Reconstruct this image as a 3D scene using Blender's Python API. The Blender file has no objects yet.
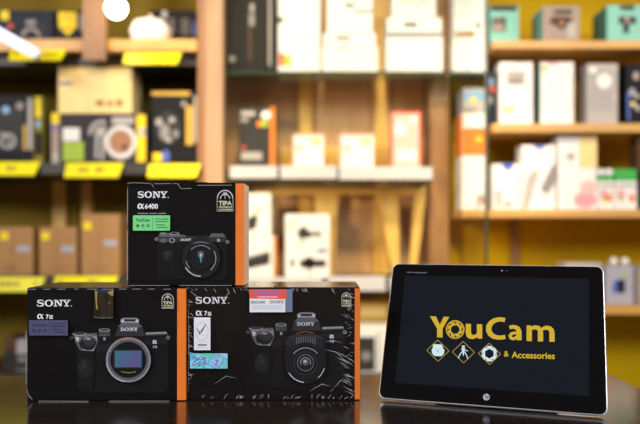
import bpy, bmesh, math, random
from mathutils import Vector, Matrix

S = bpy.context.scene
COL = S.collection

# ------------------------------------------------------------------ camera, world, lights, exposure
FPX, CX, HY = 700.0, 320.0, 235.0          # focal length and horizon in pixels of a 640 x 424 picture
TABLE_Z = 0.76
DROP = 0.2338                              # camera height over the table top
CAM_Z = TABLE_Z + DROP

cd = bpy.data.cameras.new('camera')
cam = bpy.data.objects.new('camera', cd)
COL.objects.link(cam)
cam.location = (0, 0, CAM_Z)
cam.rotation_euler = (math.pi / 2, 0, 0)
cd.sensor_width = 36.0
cd.lens = FPX / 640.0 * 36.0
cd.shift_y = (HY - 212.0) / 640.0
cd.clip_start = 0.02
cd.dof.use_dof = True
cd.dof.focus_distance = 0.965
cd.dof.aperture_fstop = 2.5
cd.dof.aperture_blades = 0
S.camera = cam

S.view_settings.view_transform = 'Standard'
S.view_settings.look = 'None'
S.view_settings.exposure = 0.0
S.view_settings.gamma = 1.0
S.view_settings.use_curve_mapping = False

w = bpy.data.worlds.new('shop_ambience')
S.world = w
w.use_nodes = True
w.node_tree.nodes['Background'].inputs[0].default_value = (1.0, 0.74, 0.46, 1)
w.node_tree.nodes['Background'].inputs[1].default_value = 0.155


def area(name, loc, target, size, power, col):
    d = bpy.data.lights.new(name, 'AREA')
    d.size = size
    d.energy = power
    d.color = col
    o = bpy.data.objects.new(name, d)
    COL.objects.link(o)
    o.location = loc
    o.rotation_euler = (Vector(target) - Vector(loc)).to_track_quat('-Z', 'Y').to_euler()
    return o


def spot(name, loc, target, power, col, angle, blend=0.6, radius=0.14):
    d = bpy.data.lights.new(name, 'SPOT')
    d.energy = power
    d.color = col
    d.spot_size = math.radians(angle)
    d.spot_blend = blend
    d.shadow_soft_size = radius
    o = bpy.data.objects.new(name, d)
    COL.objects.link(o)
    o.location = loc
    o.rotation_euler = (Vector(target) - Vector(loc)).to_track_quat('-Z', 'Y').to_euler()
    return o


WARM = (1.0, 0.74, 0.46)
SOFT = (1.0, 0.79, 0.52)
area('front_ceiling_panel', (1.9, -0.6, 2.35), (-0.05, 1.0, 0.85), 0.9, 66, (0.90, 0.93, 1.0))
area('side_ceiling_panel', (-2.35, -0.25, 2.40), (-0.05, 1.0, 0.85), 0.9, 86, (0.90, 0.93, 1.0))
spot('track_spot_centre', (0.02, 0.85, 2.70), (0.06, 2.8, 1.10), 255, SOFT, 46)
spot('low_fill_spot_cabinet', (-1.2, -0.3, 1.50), (0.08, 2.8, 1.06), 230, (1.0, 0.68, 0.36), 20)  # added low fill from behind the camera, brightens the trestle rail
spot('track_spot_yellow_bay', (0.95, 0.85, 2.70), (0.98, 2.8, 1.15), 135, SOFT, 46)
spot('track_spot_dark_bay', (-0.75, 0.85, 2.70), (-0.74, 2.8, 1.50), 82, WARM, 42)
spot('track_spot_parcel', (-0.55, 1.9, 2.60), (-0.64, 2.68, 1.74), 75, SOFT, 14)

# ------------------------------------------------------------------ materials
MATS = {}


def mat(name, col, rough=0.5, metal=0.0, spec=0.5, emit=None, estr=1.0, noise=None, bump=0.0, coat=0.0):
    if name in MATS:
        return MATS[name]
    m = bpy.data.materials.new(name)
    m.use_nodes = True
    nt = m.node_tree
    b = nt.nodes['Principled BSDF']
    b.inputs['Base Color'].default_value = (*col, 1)
    b.inputs['Roughness'].default_value = rough
    b.inputs['Metallic'].default_value = metal
    b.inputs['Specular IOR Level'].default_value = spec
    b.inputs['Coat Weight'].default_value = coat
    if emit:
        b.inputs['Emission Color'].default_value = (*emit, 1)
        b.inputs['Emission Strength'].default_value = estr
    if noise or bump:
        tc = nt.nodes.new('ShaderNodeTexCoord')
        mp = nt.nodes.new('ShaderNodeMapping')
        nz = nt.nodes.new('ShaderNodeTexNoise')
        nt.links.new(tc.outputs['Object'], mp.inputs[0])
        nt.links.new(mp.outputs[0], nz.inputs[0])
        sc, amt = noise if noise else ((60, 60, 60), 0.0)
        mp.inputs['Scale'].default_value = sc
        nz.inputs['Scale'].default_value = 1.0
        nz.inputs['Detail'].default_value = 4.0
        if amt:
            rp = nt.nodes.new('ShaderNodeValToRGB')
            rp.color_ramp.elements[0].position = 0.3
            rp.color_ramp.elements[1].position = 0.7
            rp.color_ramp.elements[0].color = (*[c * (1 - amt) for c in col], 1)
            rp.color_ramp.elements[1].color = (*[min(1, c * (1 + amt)) for c in col], 1)
            nt.links.new(nz.outputs[0], rp.inputs[0])
            nt.links.new(rp.outputs[0], b.inputs['Base Color'])
        if bump:
            bp = nt.nodes.new('ShaderNodeBump')
            bp.inputs['Strength'].default_value = bump
            bp.inputs['Distance'].default_value = 0.002
            nt.links.new(nz.outputs[0], bp.inputs['Height'])
            nt.links.new(bp.outputs[0], b.inputs['Normal'])
    MATS[name] = m
    return m


def film(name, tint, rough, base, bump=0.0, scale=30.0, strength=1.0):
    """Clear sheet: see-through with a reflection that grows towards grazing angles."""
    m = bpy.data.materials.new(name)
    m.use_nodes = True
    nt = m.node_tree
    nt.nodes.remove(nt.nodes['Principled BSDF'])
    out = nt.nodes['Material Output']
    tr = nt.nodes.new('ShaderNodeBsdfTransparent')
    tr.inputs[0].default_value = (*tint, 1)
    gl = nt.nodes.new('ShaderNodeBsdfGlossy')
    gl.inputs['Roughness'].default_value = rough
    lw = nt.nodes.new('ShaderNodeLayerWeight')
    lw.inputs[0].default_value = 0.5
    fr = nt.nodes.new('ShaderNodeMath')
    fr.operation = 'POWER'
    fr.inputs[1].default_value = 5.0
    nt.links.new(lw.outputs['Facing'], fr.inputs[0])
    ad = nt.nodes.new('ShaderNodeMath')
    ad.operation = 'MULTIPLY_ADD'
    ad.inputs[1].default_value = strength
    ad.inputs[2].default_value = base
    mx = nt.nodes.new('ShaderNodeMixShader')
    nt.links.new(fr.outputs[0], ad.inputs[0])
    nt.links.new(ad.outputs[0], mx.inputs[0])
    nt.links.new(tr.outputs[0], mx.inputs[1])
    nt.links.new(gl.outputs[0], mx.inputs[2])
    nt.links.new(mx.outputs[0], out.inputs[0])
    if bump:
        tc = nt.nodes.new('ShaderNodeTexCoord')
        nz = nt.nodes.new('ShaderNodeTexNoise')
        nz.inputs['Scale'].default_value = scale
        nz.inputs['Detail'].default_value = 3.0
        nz.inputs['Distortion'].default_value = 1.2
        bp = nt.nodes.new('ShaderNodeBump')
        bp.inputs['Strength'].default_value = bump
        bp.inputs['Distance'].default_value = 0.004
        nt.links.new(tc.outputs['Object'], nz.inputs[0])
        nt.links.new(nz.outputs[0], bp.inputs['Height'])
        nt.links.new(bp.outputs[0], gl.inputs['Normal'])
    MATS[name] = m
    return m


def wood(name, dark, light, rough=0.45, scale=(3, 3, 40), bump=0.15, spec=0.5):
    m = bpy.data.materials.new(name)
    m.use_nodes = True
    nt = m.node_tree
    b = nt.nodes['Principled BSDF']
    b.inputs['Roughness'].default_value = rough
    b.inputs['Specular IOR Level'].default_value = spec
    tc = nt.nodes.new('ShaderNodeTexCoord')
    mp = nt.nodes.new('ShaderNodeMapping')
    mp.inputs['Scale'].default_value = scale
    nz = nt.nodes.new('ShaderNodeTexNoise')
    nz.inputs['Scale'].default_value = 1.0
    nz.inputs['Detail'].default_value = 6.0
    nz.inputs['Roughness'].default_value = 0.65
    rp = nt.nodes.new('ShaderNodeValToRGB')
    rp.color_ramp.elements[0].position = 0.32
    rp.color_ramp.elements[1].position = 0.68
    rp.color_ramp.elements[0].color = (*dark, 1)
    rp.color_ramp.elements[1].color = (*light, 1)
    bp = nt.nodes.new('ShaderNodeBump')
    bp.inputs['Strength'].default_value = bump
    bp.inputs['Distance'].default_value = 0.001
    L = nt.links.new
    L(tc.outputs['Object'], mp.inputs[0])
    L(mp.outputs[0], nz.inputs[0])
    L(nz.outputs[0], rp.inputs[0])
    L(rp.outputs[0], b.inputs['Base Color'])
    L(nz.outputs[0], bp.inputs['Height'])
    L(bp.outputs[0], b.inputs['Normal'])
    MATS[name] = m
    return m


wood('wood_shelf', (0.54, 0.27, 0.055), (0.74, 0.42, 0.11), scale=(4, 30, 60))
wood('wood_post', (0.33, 0.185, 0.09), (0.45, 0.27, 0.15), scale=(50, 50, 3))
wood('wood_upright', (0.25, 0.115, 0.035), (0.40, 0.20, 0.07), scale=(40, 40, 3))
wood('wood_panel', (0.46, 0.25, 0.105), (0.60, 0.36, 0.17), scale=(25, 25, 2))
wood('wood_yellow', (0.72, 0.40, 0.08), (0.90, 0.56, 0.14), scale=(30, 30, 4))
wood('wood_counter', (0.007, 0.005, 0.004), (0.020, 0.012, 0.007), rough=0.21, scale=(3, 30, 10), bump=0.025, spec=0.9)
MATS['wood_counter'].node_tree.nodes['Principled BSDF'].inputs['Coat Weight'].default_value = 0.8
MATS['wood_counter'].node_tree.nodes['Principled BSDF'].inputs['Coat Roughness'].default_value = 0.13
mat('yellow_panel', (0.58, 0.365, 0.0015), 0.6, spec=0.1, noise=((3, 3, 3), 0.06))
mat('yellow_panel_shaded', (0.22, 0.145, 0.012), 0.6, spec=0.1, noise=((3, 3, 3), 0.15))  # same yellow back panel, its dim lighting put into a darker colour
mat('dark_shelf', (0.035, 0.03, 0.018), 0.5)
mat('price_yellow', (0.85, 0.76, 0.006), 0.35)
mat('price_ink', (0.25, 0.16, 0.01), 0.5)
mat('label_rail', (0.62, 0.59, 0.62), 0.35)
mat('floor_tile', (0.22, 0.18, 0.14), 0.4, noise=((4, 4, 4), 0.2))
mat('wall_paint', (0.45, 0.32, 0.12), 0.7, noise=((2, 2, 2), 0.08))
film('door_glass', (0.97, 0.985, 0.97), 0.0, 0.04)
film('shelf_glass', (0.80, 0.90, 0.84), 0.0, 0.04)
mat('glass_edge', (0.03, 0.06, 0.035), 0.2)
mat('metal_grey', (0.5, 0.5, 0.5), 0.3, metal=1.0)
mat('metal_dark', (0.05, 0.05, 0.05), 0.4, metal=1.0)

# foreground
mat('carton_black', (0.0050, 0.0050, 0.0065), 0.22, spec=0.45, noise=((90, 90, 90), 0.15), bump=0.03)
mat('carton_orange', (0.86, 0.20, 0.025), 0.45, noise=((30, 30, 30), 0.05))
mat('carton_pale', (0.82, 0.52, 0.34), 0.5)
mat('print_white', (0.86, 0.86, 0.88), 0.5)
mat('print_grey', (0.30, 0.30, 0.33), 0.5)
for k, v in (('k1', .008), ('k2', .015), ('k3', .034), ('k4', .115), ('k5', .26), ('k6', .52), ('k7', .75)):
    mat('ink_' + k, (v * .95, v * .97, v * 1.08), 0.4, spec=0.3)
mat('ink_red', (0.35, 0.06, 0.02), 0.4)
mat('ink_gold', (0.5, 0.36, 0.10), 0.4)
mat('ink_teal', (0.05, 0.30, 0.30), 0.4)
mat('emblem_pale', (0.50, 0.49, 0.46), 0.45)
mat('emblem_gold', (0.62, 0.58, 0.36), 0.45)
mat('sticker_green', (0.19, 0.70, 0.24), 0.4, noise=((40, 40, 40), 0.06))
mat('sticker_ink', (0.02, 0.10, 0.04), 0.5)
mat('sticker_mauve', (0.085, 0.085, 0.17), 0.35, noise=((40, 40, 40), 0.15))
mat('sticker_mauve_ink', (0.02, 0.02, 0.05), 0.5)
mat('tag_white', (0.82, 0.82, 0.86), 0.45)
mat('tag_red', (0.85, 0.11, 0.05), 0.4)
mat('tag_purple', (0.30, 0.16, 0.50), 0.4)
mat('tag_ink', (0.08, 0.07, 0.13), 0.5)
mat('tag_faint', (0.50, 0.50, 0.56), 0.5)
mat('tag_blue_film', (0.16, 0.20, 0.30), 0.25)
mat('chip_pale', (0.34, 0.33, 0.32), 0.6)
film('shrink_film', (0.985, 0.985, 0.985), 0.12, 0.04, bump=0.35, scale=26.0, strength=0.95)
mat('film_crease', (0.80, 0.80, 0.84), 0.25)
mat('tape_brown', (0.028, 0.022, 0.014), 0.10, bump=0.5, noise=((120, 120, 30), 0.5))
mat('tape_glint', (0.34, 0.24, 0.06), 0.3)
mat('tape_blue', (0.03, 0.035, 0.16), 0.2)


def ramp_mat(name, stops, scale, rot=(0, 0, 0), emit=0.0, rough=0.35, noise=0.0):
    """A printed colour run across the surface."""
    m = bpy.data.materials.new(name)
    m.use_nodes = True
    nt = m.node_tree
    b = nt.nodes['Principled BSDF']
    b.inputs['Roughness'].default_value = rough
    tc = nt.nodes.new('ShaderNodeTexCoord')
    mp = nt.nodes.new('ShaderNodeMapping')
    mp.inputs['Scale'].default_value = scale
    mp.inputs['Rotation'].default_value = rot
    wv = nt.nodes.new('ShaderNodeTexNoise')
    wv.inputs['Scale'].default_value = 1.0
    wv.inputs['Distortion'].default_value = noise
    rp = nt.nodes.new('ShaderNodeValToRGB')
    while len(rp.color_ramp.elements) < len(stops):
        rp.color_ramp.elements.new(0.5)
    for e, (p, c) in zip(rp.color_ramp.elements, stops):
        e.position = p
        e.color = (*c, 1)
    nt.links.new(tc.outputs['Object'], mp.inputs[0])
    nt.links.new(mp.outputs[0], wv.inputs[0])
    nt.links.new(wv.outputs[0], rp.inputs[0])
    nt.links.new(rp.outputs[0], b.inputs['Base Color'])
    MATS[name] = m
    return m


ramp_mat('sensor_print', [(0.38, (0.12, 0.09, 0.24)), (0.5, (0.08, 0.12, 0.26)), (0.6, (0.05, 0.17, 0.24))], (30, 1, 14))
ramp_mat('hologram', [(0.36, (0.16, 0.66, 0.42)), (0.46, (0.10, 0.50, 0.80)), (0.53, (0.45, 0.80, 0.92)), (0.62, (0.18, 0.25, 0.75))], (55, 1, 90), noise=1.0, rough=0.2)

# tablet
mat('tablet_silver', (0.80, 0.79, 0.83), 0.35, metal=0.35)
mat('tablet_back', (0.35, 0.35, 0.36), 0.4, metal=0.8)
mat('bezel_black', (0.003, 0.003, 0.004), 0.12, spec=0.2)
mat('screen_on', (0.003, 0.003, 0.004), 0.12, spec=0.2, emit=(0.0052, 0.0074, 0.0125), estr=1.0)
mat('screen_gold', (0.01, 0.01, 0.01), 0.2, emit=(0.62, 0.41, 0.022), estr=1.0)
mat('screen_gold_dim', (0.01, 0.01, 0.01), 0.2, emit=(0.33, 0.24, 0.02), estr=1.0)
mat('screen_ice', (0.01, 0.01, 0.01), 0.2, emit=(0.62, 0.78, 0.82), estr=1.0)
mat('screen_shade', (0.01, 0.01, 0.01), 0.2, emit=(0.38, 0.50, 0.54), estr=1.0)
mat('bezel_text', (0.10, 0.10, 0.12), 0.5)
mat('bezel_logo', (0.42, 0.42, 0.48), 0.4)

# shop goods
for n, c in {
    'g_black': (0.005, 0.0045, 0.005), 'g_charcoal': (0.032, 0.030, 0.032), 'g_navy': (0.012, 0.015, 0.028), 'g_grey': (0.28, 0.26, 0.25),
    'g_mid': (0.42, 0.39, 0.37), 'g_white': (0.86, 0.83, 0.80), 'g_cream': (0.92, 0.70, 0.30), 'g_kraft': (0.40, 0.215, 0.08),
    'g_kraft_dark': (0.33, 0.18, 0.075), 'g_orange': (0.85, 0.22, 0.03), 'g_red': (0.75, 0.10, 0.04), 'g_pink': (0.85, 0.52, 0.46),
    'g_yellow': (0.90, 0.66, 0.02), 'g_purple': (0.22, 0.18, 0.36), 'g_blue': (0.10, 0.16, 0.50), 'g_mint': (0.24, 0.56, 0.47),
    'g_mint_dark': (0.06, 0.22, 0.18), 'g_taupe': (0.38, 0.29, 0.24), 'g_silver': (0.48, 0.45, 0.42), 'g_copper': (0.42, 0.20, 0.10),
    'g_green': (0.06, 0.42, 0.09), 'g_lime': (0.38, 0.52, 0.06), 'g_brown': (0.12, 0.05, 0.025), 'g_olive': (0.22, 0.20, 0.03),
    'g_sky': (0.25, 0.42, 0.60), 'g_rose': (0.80, 0.35, 0.40), 'g_gold': (0.62, 0.38, 0.06), 'g_lavender': (0.40, 0.40, 0.46),
}.items():
    mat(n, c, 0.55, spec=0.2, noise=((25, 25, 25), 0.05))
mat('lamp_bulb', (0.9, 0.9, 0.9), 0.3, emit=(1.0, 0.86, 0.62), estr=14.0)
mat('reflection_glow', (0.9, 0.9, 0.9), 0.3, emit=(0.80, 0.88, 1.0), estr=0.9)  # glow that imitates a lamp reflected in glass


# ------------------------------------------------------------------ builders
def at(px, py, y):
    return Vector(((px - CX) / FPX * y, y, CAM_Z + (HY - py) / FPX * y))


class MB:
    """Collects shapes; build() links them as ONE mesh object."""

    def __init__(self):
        self.v, self.f, self.m, self.mats, self.sm = [], [], [], [], []

    def mi(self, name):
        if name not in self.mats:
            self.mats.append(name)
        return self.mats.index(name)

    def add(self, verts, faces, m, smooth=False):
        o = len(self.v)
        self.v += [tuple(x) for x in verts]
        i = self.mi(m)
        for f in faces:
            self.f.append([o + a for a in f])
            self.m.append(i)
            self.sm.append(smooth)
        return self

    def box(self, x0, x1, y0, y1, z0, z1, m, bevel=0.0, seg=2):
        bm = bmesh.new()
        bmesh.ops.create_cube(bm, size=1.0)
        for v in bm.verts:
            v.co = Vector((x0 + (v.co.x + .5) * (x1 - x0), y0 + (v.co.y + .5) * (y1 - y0), z0 + (v.co.z + .5) * (z1 - z0)))
        if bevel > 0:
            bmesh.ops.bevel(bm, geom=bm.edges[:], offset=bevel, segments=seg, profile=0.5, affect='EDGES')
        bm.verts.index_update()
        self.add([v.co.copy() for v in bm.verts], [[v.index for v in f.verts] for f in bm.faces], m)
        bm.free()
        return self

    def beam(self, p, q, wx, wy, m, wx2=None, wy2=None):
        """Square-section member from p to q (tapering), section axes near X and Y."""
        wx2 = wx if wx2 is None else wx2
        wy2 = wy if wy2 is None else wy2
        vs = []
        for c, a, b in ((Vector(p), wx, wy), (Vector(q), wx2, wy2)):
            for sx, sy in ((-1, -1), (1, -1), (1, 1), (-1, 1)):
                vs.append(c + Vector((sx * a / 2, sy * b / 2, 0)))
        self.add(vs, [(0, 3, 2, 1), (4, 5, 6, 7), (0, 1, 5, 4), (1, 2, 6, 5), (2, 3, 7, 6), (3, 0, 4, 7)], m)
        return self

    def tube(self, pts, r, m, n=12, cap=True):
        pts = [Vector(p) for p in pts]
        rs = r if isinstance(r, (list, tuple)) else [r] * len(pts)
        rings, vs = [], []
        for i, p in enumerate(pts):
            t = (pts[min(i + 1, len(pts) - 1)] - pts[max(i - 1, 0)]).normalized()
            a = t.orthogonal().normalized() if i == 0 else (a - t * a.dot(t)).normalized()
            b = t.cross(a)
            rings.append([len(vs) + k for k in range(n)])
            for k in range(n):
                g = 2 * math.pi * k / n
                vs.append(p + (a * math.cos(g) + b * math.sin(g)) * rs[i])
        fs = []
        for i in range(len(pts) - 1):
            for k in range(n):
                fs.append((rings[i][k], rings[i][(k + 1) % n], rings[i + 1][(k + 1) % n], rings[i + 1][k]))
        if cap:
            fs.append(tuple(reversed(rings[0])))
            fs.append(tuple(rings[-1]))
        self.add(vs, fs, m, True)
        return self

    def sphere(self, c, r, m, sz=1.0, nu=20, nv=12):
        prof = [(max(1e-4, math.sin(math.pi * i / nv)) * r, -math.cos(math.pi * i / nv) * r * sz) for i in range(nv + 1)]
        return self.lathe(c, prof, m, nu)

    def lathe(self, c, prof, m, n=24):
        vs, fs = [], []
        for (r, z) in prof:
            for k in range(n):
                g = 2 * math.pi * k / n
                vs.append((c[0] + r * math.cos(g), c[1] + r * math.sin(g), c[2] + z))
        for i in range(len(prof) - 1):
            for k in range(n):
                fs.append((i * n + k, i * n + (k + 1) % n, (i + 1) * n + (k + 1) % n, (i + 1) * n + k))
        fs.append(tuple(reversed(range(n))))
        fs.append(tuple(range((len(prof) - 1) * n, len(prof) * n)))
        self.add(vs, fs, m, True)
        return self

    def build(self, name, parent=None, **props):
        me = bpy.data.meshes.new(name)
        me.from_pydata(self.v, [], self.f)
        for n in self.mats:
            me.materials.append(MATS[n])
        me.polygons.foreach_set('material_index', self.m)
        me.polygons.foreach_set('use_smooth', self.sm)
        me.update()
        o = bpy.data.objects.new(name, me)
        COL.objects.link(o)
        if parent:
            o.parent = parent
        for k, v in props.items():
            o[k] = v
        return o


def thing(name, label, cat, loc=(0, 0, 0), group=None, rot=(0, 0, 0)):
    o = bpy.data.objects.new(name, None)
    COL.objects.link(o)
    o.location = loc
    o.rotation_euler = rot
    o.empty_display_size = 0.05
    o['label'] = label
    o['category'] = cat
    if group:
        o['group'] = group
    return o


# ---- lettering: polygons in a unit square (x right, y up)
_TXT = {}


def glyphs(s, off=0.0, shear=0.0):
    key = (s, off, shear)
    if key not in _TXT:
        c = bpy.data.curves.new('lettering', 'FONT')
        c.body = s
        c.size = 1.0
        c.offset = off
        c.shear = shear
        c.resolution_u = 6
        c.fill_mode = 'FRONT'
        ob = bpy.data.objects.new('lettering', c)
        me = bpy.data.meshes.new_from_object(ob)
        vs = [(v.co.x, v.co.y) for v in me.vertices]
        fs = [tuple(p.vertices) for p in me.polygons]
        bpy.data.objects.remove(ob)
        bpy.data.curves.remove(c)
        bpy.data.meshes.remove(me)
        x0, x1 = min(v[0] for v in vs), max(v[0] for v in vs)
        y0, y1 = min(v[1] for v in vs), max(v[1] for v in vs)
        _TXT[key] = ([((x - x0) / (x1 - x0), (y - y0) / (y1 - y0)) for x, y in vs], fs)
    return _TXT[key]


def ell(cx, cy, rx, ry, n=28, a0=0.0, a1=360.0):
    return [(cx + rx * math.cos(math.radians(a0 + (a1 - a0) * i / n)), cy + ry * math.sin(math.radians(a0 + (a1 - a0) * i / n)))
            for i in range(n + (0 if a1 - a0 == 360.0 else 1))]


def stroke_quads(pts, wd):
    """Polyline with (per-point) width to a quad strip."""
    ws = wd if isinstance(wd, (list, tuple)) else [wd] * len(pts)
    L, R = [], []
    for i, p in enumerate(pts):
        a, b = pts[max(i - 1, 0)], pts[min(i + 1, len(pts) - 1)]
        dx, dy = b[0] - a[0], b[1] - a[1]
        d = math.hypot(dx, dy) or 1e-9
        nx, ny = -dy / d * ws[i] / 2, dx / d * ws[i] / 2
        L.append((p[0] + nx, p[1] + ny))
        R.append((p[0] - nx, p[1] - ny))
    return [[L[i], L[i + 1], R[i + 1], R[i]] for i in range(len(pts) - 1)]


def rot180ish(poly):
    return poly


def slab_word():
    """The four wide slab-serif capitals on the cartons, as polygons in a 5.36 x 1 cell."""
    P = []
    # S : variable stroke plus serifs
    c = [(1.02, .74), (.98, .87), (.80, .945), (.56, .955), (.32, .93), (.17, .83), (.18, .67), (.34, .575), (.58, .52), (.84, .455),
         (1.0, .35), (1.0, .19), (.84, .08), (.58, .045), (.32, .055), (.14, .13), (.08, .27)]
    wS = [.06, .09, .12, .13, .15, .21, .25, .22, .20, .22, .25, .22, .16, .13, .12, .09, .06]
    P += stroke_quads(c, wS)
    P += [[(.93, .66), (1.06, .66), (1.06, .985), (.97, .985)], [(.04, .02), (.13, .02), (.17, .34), (.04, .34)]]
    # O
    n = 32
    O, I = ell(1.92, .5, .67, .51, n), ell(1.92, .5, .37, .385, n)
    P += [[O[i], O[(i + 1) % n], I[(i + 1) % n], I[i]] for i in range(n)]
    # N
    P += [[(2.70, 0), (3.24, 0), (3.24, .12), (2.70, .12)], [(2.88, .12), (3.05, .12), (3.05, .91), (2.88, .91)],
          [(2.70, .88), (3.24, .88), (3.24, 1), (2.70, 1)], [(2.94, .95), (3.30, .95), (3.96, .0), (3.68, .0)],
          [(3.78, .0), (3.96, .0), (3.96, .9), (3.78, .9)], [(3.60, .88), (4.10, .88), (4.10, 1), (3.60, 1)]]
    # Y
    P += [[(4.10, .88), (4.68, .88), (4.68, 1), (4.10, 1)], [(4.84, .88), (5.36, .88), (5.36, 1), (4.84, 1)],
          [(4.16, .92), (4.46, .92), (4.86, .42), (4.60, .42)], [(5.02, .92), (5.22, .92), (4.88, .42), (4.70, .42)],
          [(4.60, .43), (4.86, .43), (4.86, .09), (4.60, .09)], [(4.38, 0), (5.08, 0), (5.08, .12), (4.38, .12)]]
    return [[(x / 5.36, y) for x, y in p] for p in P]


SLAB = slab_word()


class Print:
    """Flat marks on a plane, given in photograph pixels and carried to the plane by the camera's rays."""

    def __init__(self, o, ex, ez, step=5e-5, base=2e-4, inv=None):
        self.o, self.ex, self.ez = Vector(o), Vector(ex).normalized(), Vector(ez).normalized()
        self.n = self.ez.cross(self.ex)           # towards the viewer is -(ex x ez)
        d = self.ex.cross(self.ez)
        self.n = -d if d.y > 0 else d
        self.step, self.base, self.inv = step, base, inv
        self.items = []
        self.k = 0

    def uv(self, px, py):
        d = Vector(((px - CX) / FPX, 1.0, (HY - py) / FPX))
        c = Vector((0, 0, CAM_Z))
        t = (self.o - c).dot(self.n) / d.dot(self.n)
        return c + d * t

    def new(self):
        self.mb = MB()
        return self

    def _emit(self, polys, m):
        self.k += 1
        off = self.n * (self.base + self.step * self.k)
        for p in polys:
            vs = [self.uv(*q) + off for q in p]
            if self.inv:
                vs = [self.inv @ v for v in vs]
            self.mb.add(vs, [tuple(range(len(vs)))], m)
        return self

    def poly(self, m, *pts):
        return self._emit([list(pts)], m)

    def rect(self, m, x0, y0, x1, y1):
        return self._emit([[(x0, y1), (x1, y1), (x1, y0), (x0, y0)]], m)

    def rrect(self, m, x0, y0, x1, y1, r):
        p = []
        for cx, cy, a in ((x1 - r, y1 - r, 0), (x0 + r, y1 - r, 90), (x0 + r, y0 + r, 180), (x1 - r, y0 + r, 270)):
            p += [(cx + r * math.cos(math.radians(a + t)), cy + r * math.sin(math.radians(a + t))) for t in (0, 30, 60, 90)]
        return self._emit([p], m)

    def ellipse(self, m, cx, cy, rx, ry=None):
        return self._emit([ell(cx, cy, rx, ry or rx)], m)

    def ring(self, m, cx, cy, r, ri, a0=0.0, a1=360.0, asp=1.0):
        n = 36
        q = []
        for i in range(n):
            s, t = (math.radians(a0 + (a1 - a0) * k / n) for k in (i, i + 1))
            q.append([(cx + r * math.cos(s), cy + r * asp * math.sin(s)), (cx + r * math.cos(t), cy + r * asp * math.sin(t)),
                      (cx + ri * math.cos(t), cy + ri * asp * math.sin(t)), (cx + ri * math.cos(s), cy + ri * asp * math.sin(s))])
        return self._emit(q, m)

    def stroke(self, m, pts, wd, closed=False):
        pts = list(pts)
        if closed:
            pts = pts + [pts[0]]
        q = []
        for i in range(len(pts) - 1):
            q += stroke_quads([pts[i], pts[i + 1]], wd)
        return self._emit(q, m)

    def curve(self, m, pts, wd):
        return self._emit(stroke_quads(pts, wd), m)

    def text(self, m, s, x0, y0, x1, y1, off=0.0, shear=0.0, slope=0.0):
        vs, fs = glyphs(s, off, shear)
        q = [(x0 + u * (x1 - x0), y1 - v * (y1 - y0) + slope * u) for u, v in vs]
        return self._emit([[q[i] for i in f] for f in fs], m)

    def word(self, m, x0, y0, x1, y1):
        return self._emit([[(x0 + u * (x1 - x0), y1 - v * (y1 - y0)) for u, v in p] for p in SLAB], m)

    def done(self, name, parent, **props):
        return self.mb.build(name, parent, **props)


# ------------------------------------------------------------------ the setting
FY, BY = 2.60, 2.97                        # front and back of the shelving
PX = FY / FPX                              # metres per pixel at the shelf fronts


def zat(py, y=FY):
    return CAM_Z + (HY - py) / FPX * y


def xat(px, y=FY):
    return (px - CX) / FPX * y


mb = MB().box(-2.6, 2.6, -1.8, 3.12, -0.05, 0.0, 'floor_tile')
mb.build('floor', kind='structure')
mb = MB().box(-2.6, 2.6, 3.02, 3.12, 0.0, 2.9, 'wall_paint')
mb.build('wall_back', kind='structure')
mb = MB().box(-2.6, 2.6, 2.995, 3.018, 0.002, 0.09, 'wood_upright', 0.004)
mb.build('baseboard_back', kind='structure')

# ------------------------------------------------------------------ shelving
# dark bay
t = thing('shelving_unit', 'shelving bay, yellow back coloured as shaded, wooden boards with yellow price strips under them', 'shelves', (xat(60), FY, 0))
T = Matrix.Translation(-t.location)


def part(mb, name, root, **props):
    mb.v = [tuple(Vector(v) - root.location) for v in mb.v]
    return mb.build(name, root, **props)


x0, x1 = xat(-110), xat(204)
part(MB().box(x0, x1, 2.955, 2.975, 0.01, 2.25, 'yellow_panel_shaded'), 'back_panel', t)
part(MB().box(xat(197), x1, FY + .01, 2.953, 0.01, 2.25, 'wood_upright', 0.002), 'upright', t)
part(MB().box(x0, x0 + .03, FY + .01, 2.953, 0.01, 2.25, 'wood_upright', 0.002), 'upright', t)
part(MB().box(x0 + .032, xat(196.5), FY, 2.953, zat(51), zat(39), 'wood_shelf', 0.002), 'shelf_board', t)
for ytop, th in ((163.5, 11), (276.5, 11), (374, 12)):
    part(MB().box(x0 + .032, xat(196.5), FY, 2.953, zat(ytop + th), zat(ytop), 'dark_shelf', 0.002), 'shelf_board', t)
part(MB().box(x0 + .032, xat(196.5), FY + .05, 2.953, zat(62.5), zat(52), 'dark_shelf', 0.002), 'under_shelf', t)
part(MB().box(xat(85), xat(108), FY - .03, FY - .002, zat(62), 2.25, 'wood_upright', 0.003), 'divider', t)
for a, b, tp in ((53, 66, 165), (82, 92, 177)):
    part(MB().box(xat(a, 2.93), xat(b, 2.93), 2.92, 2.953, zat(274, 2.93), zat(tp, 2.93), 'wood_yellow', 0.002), 'stud', t)


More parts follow.
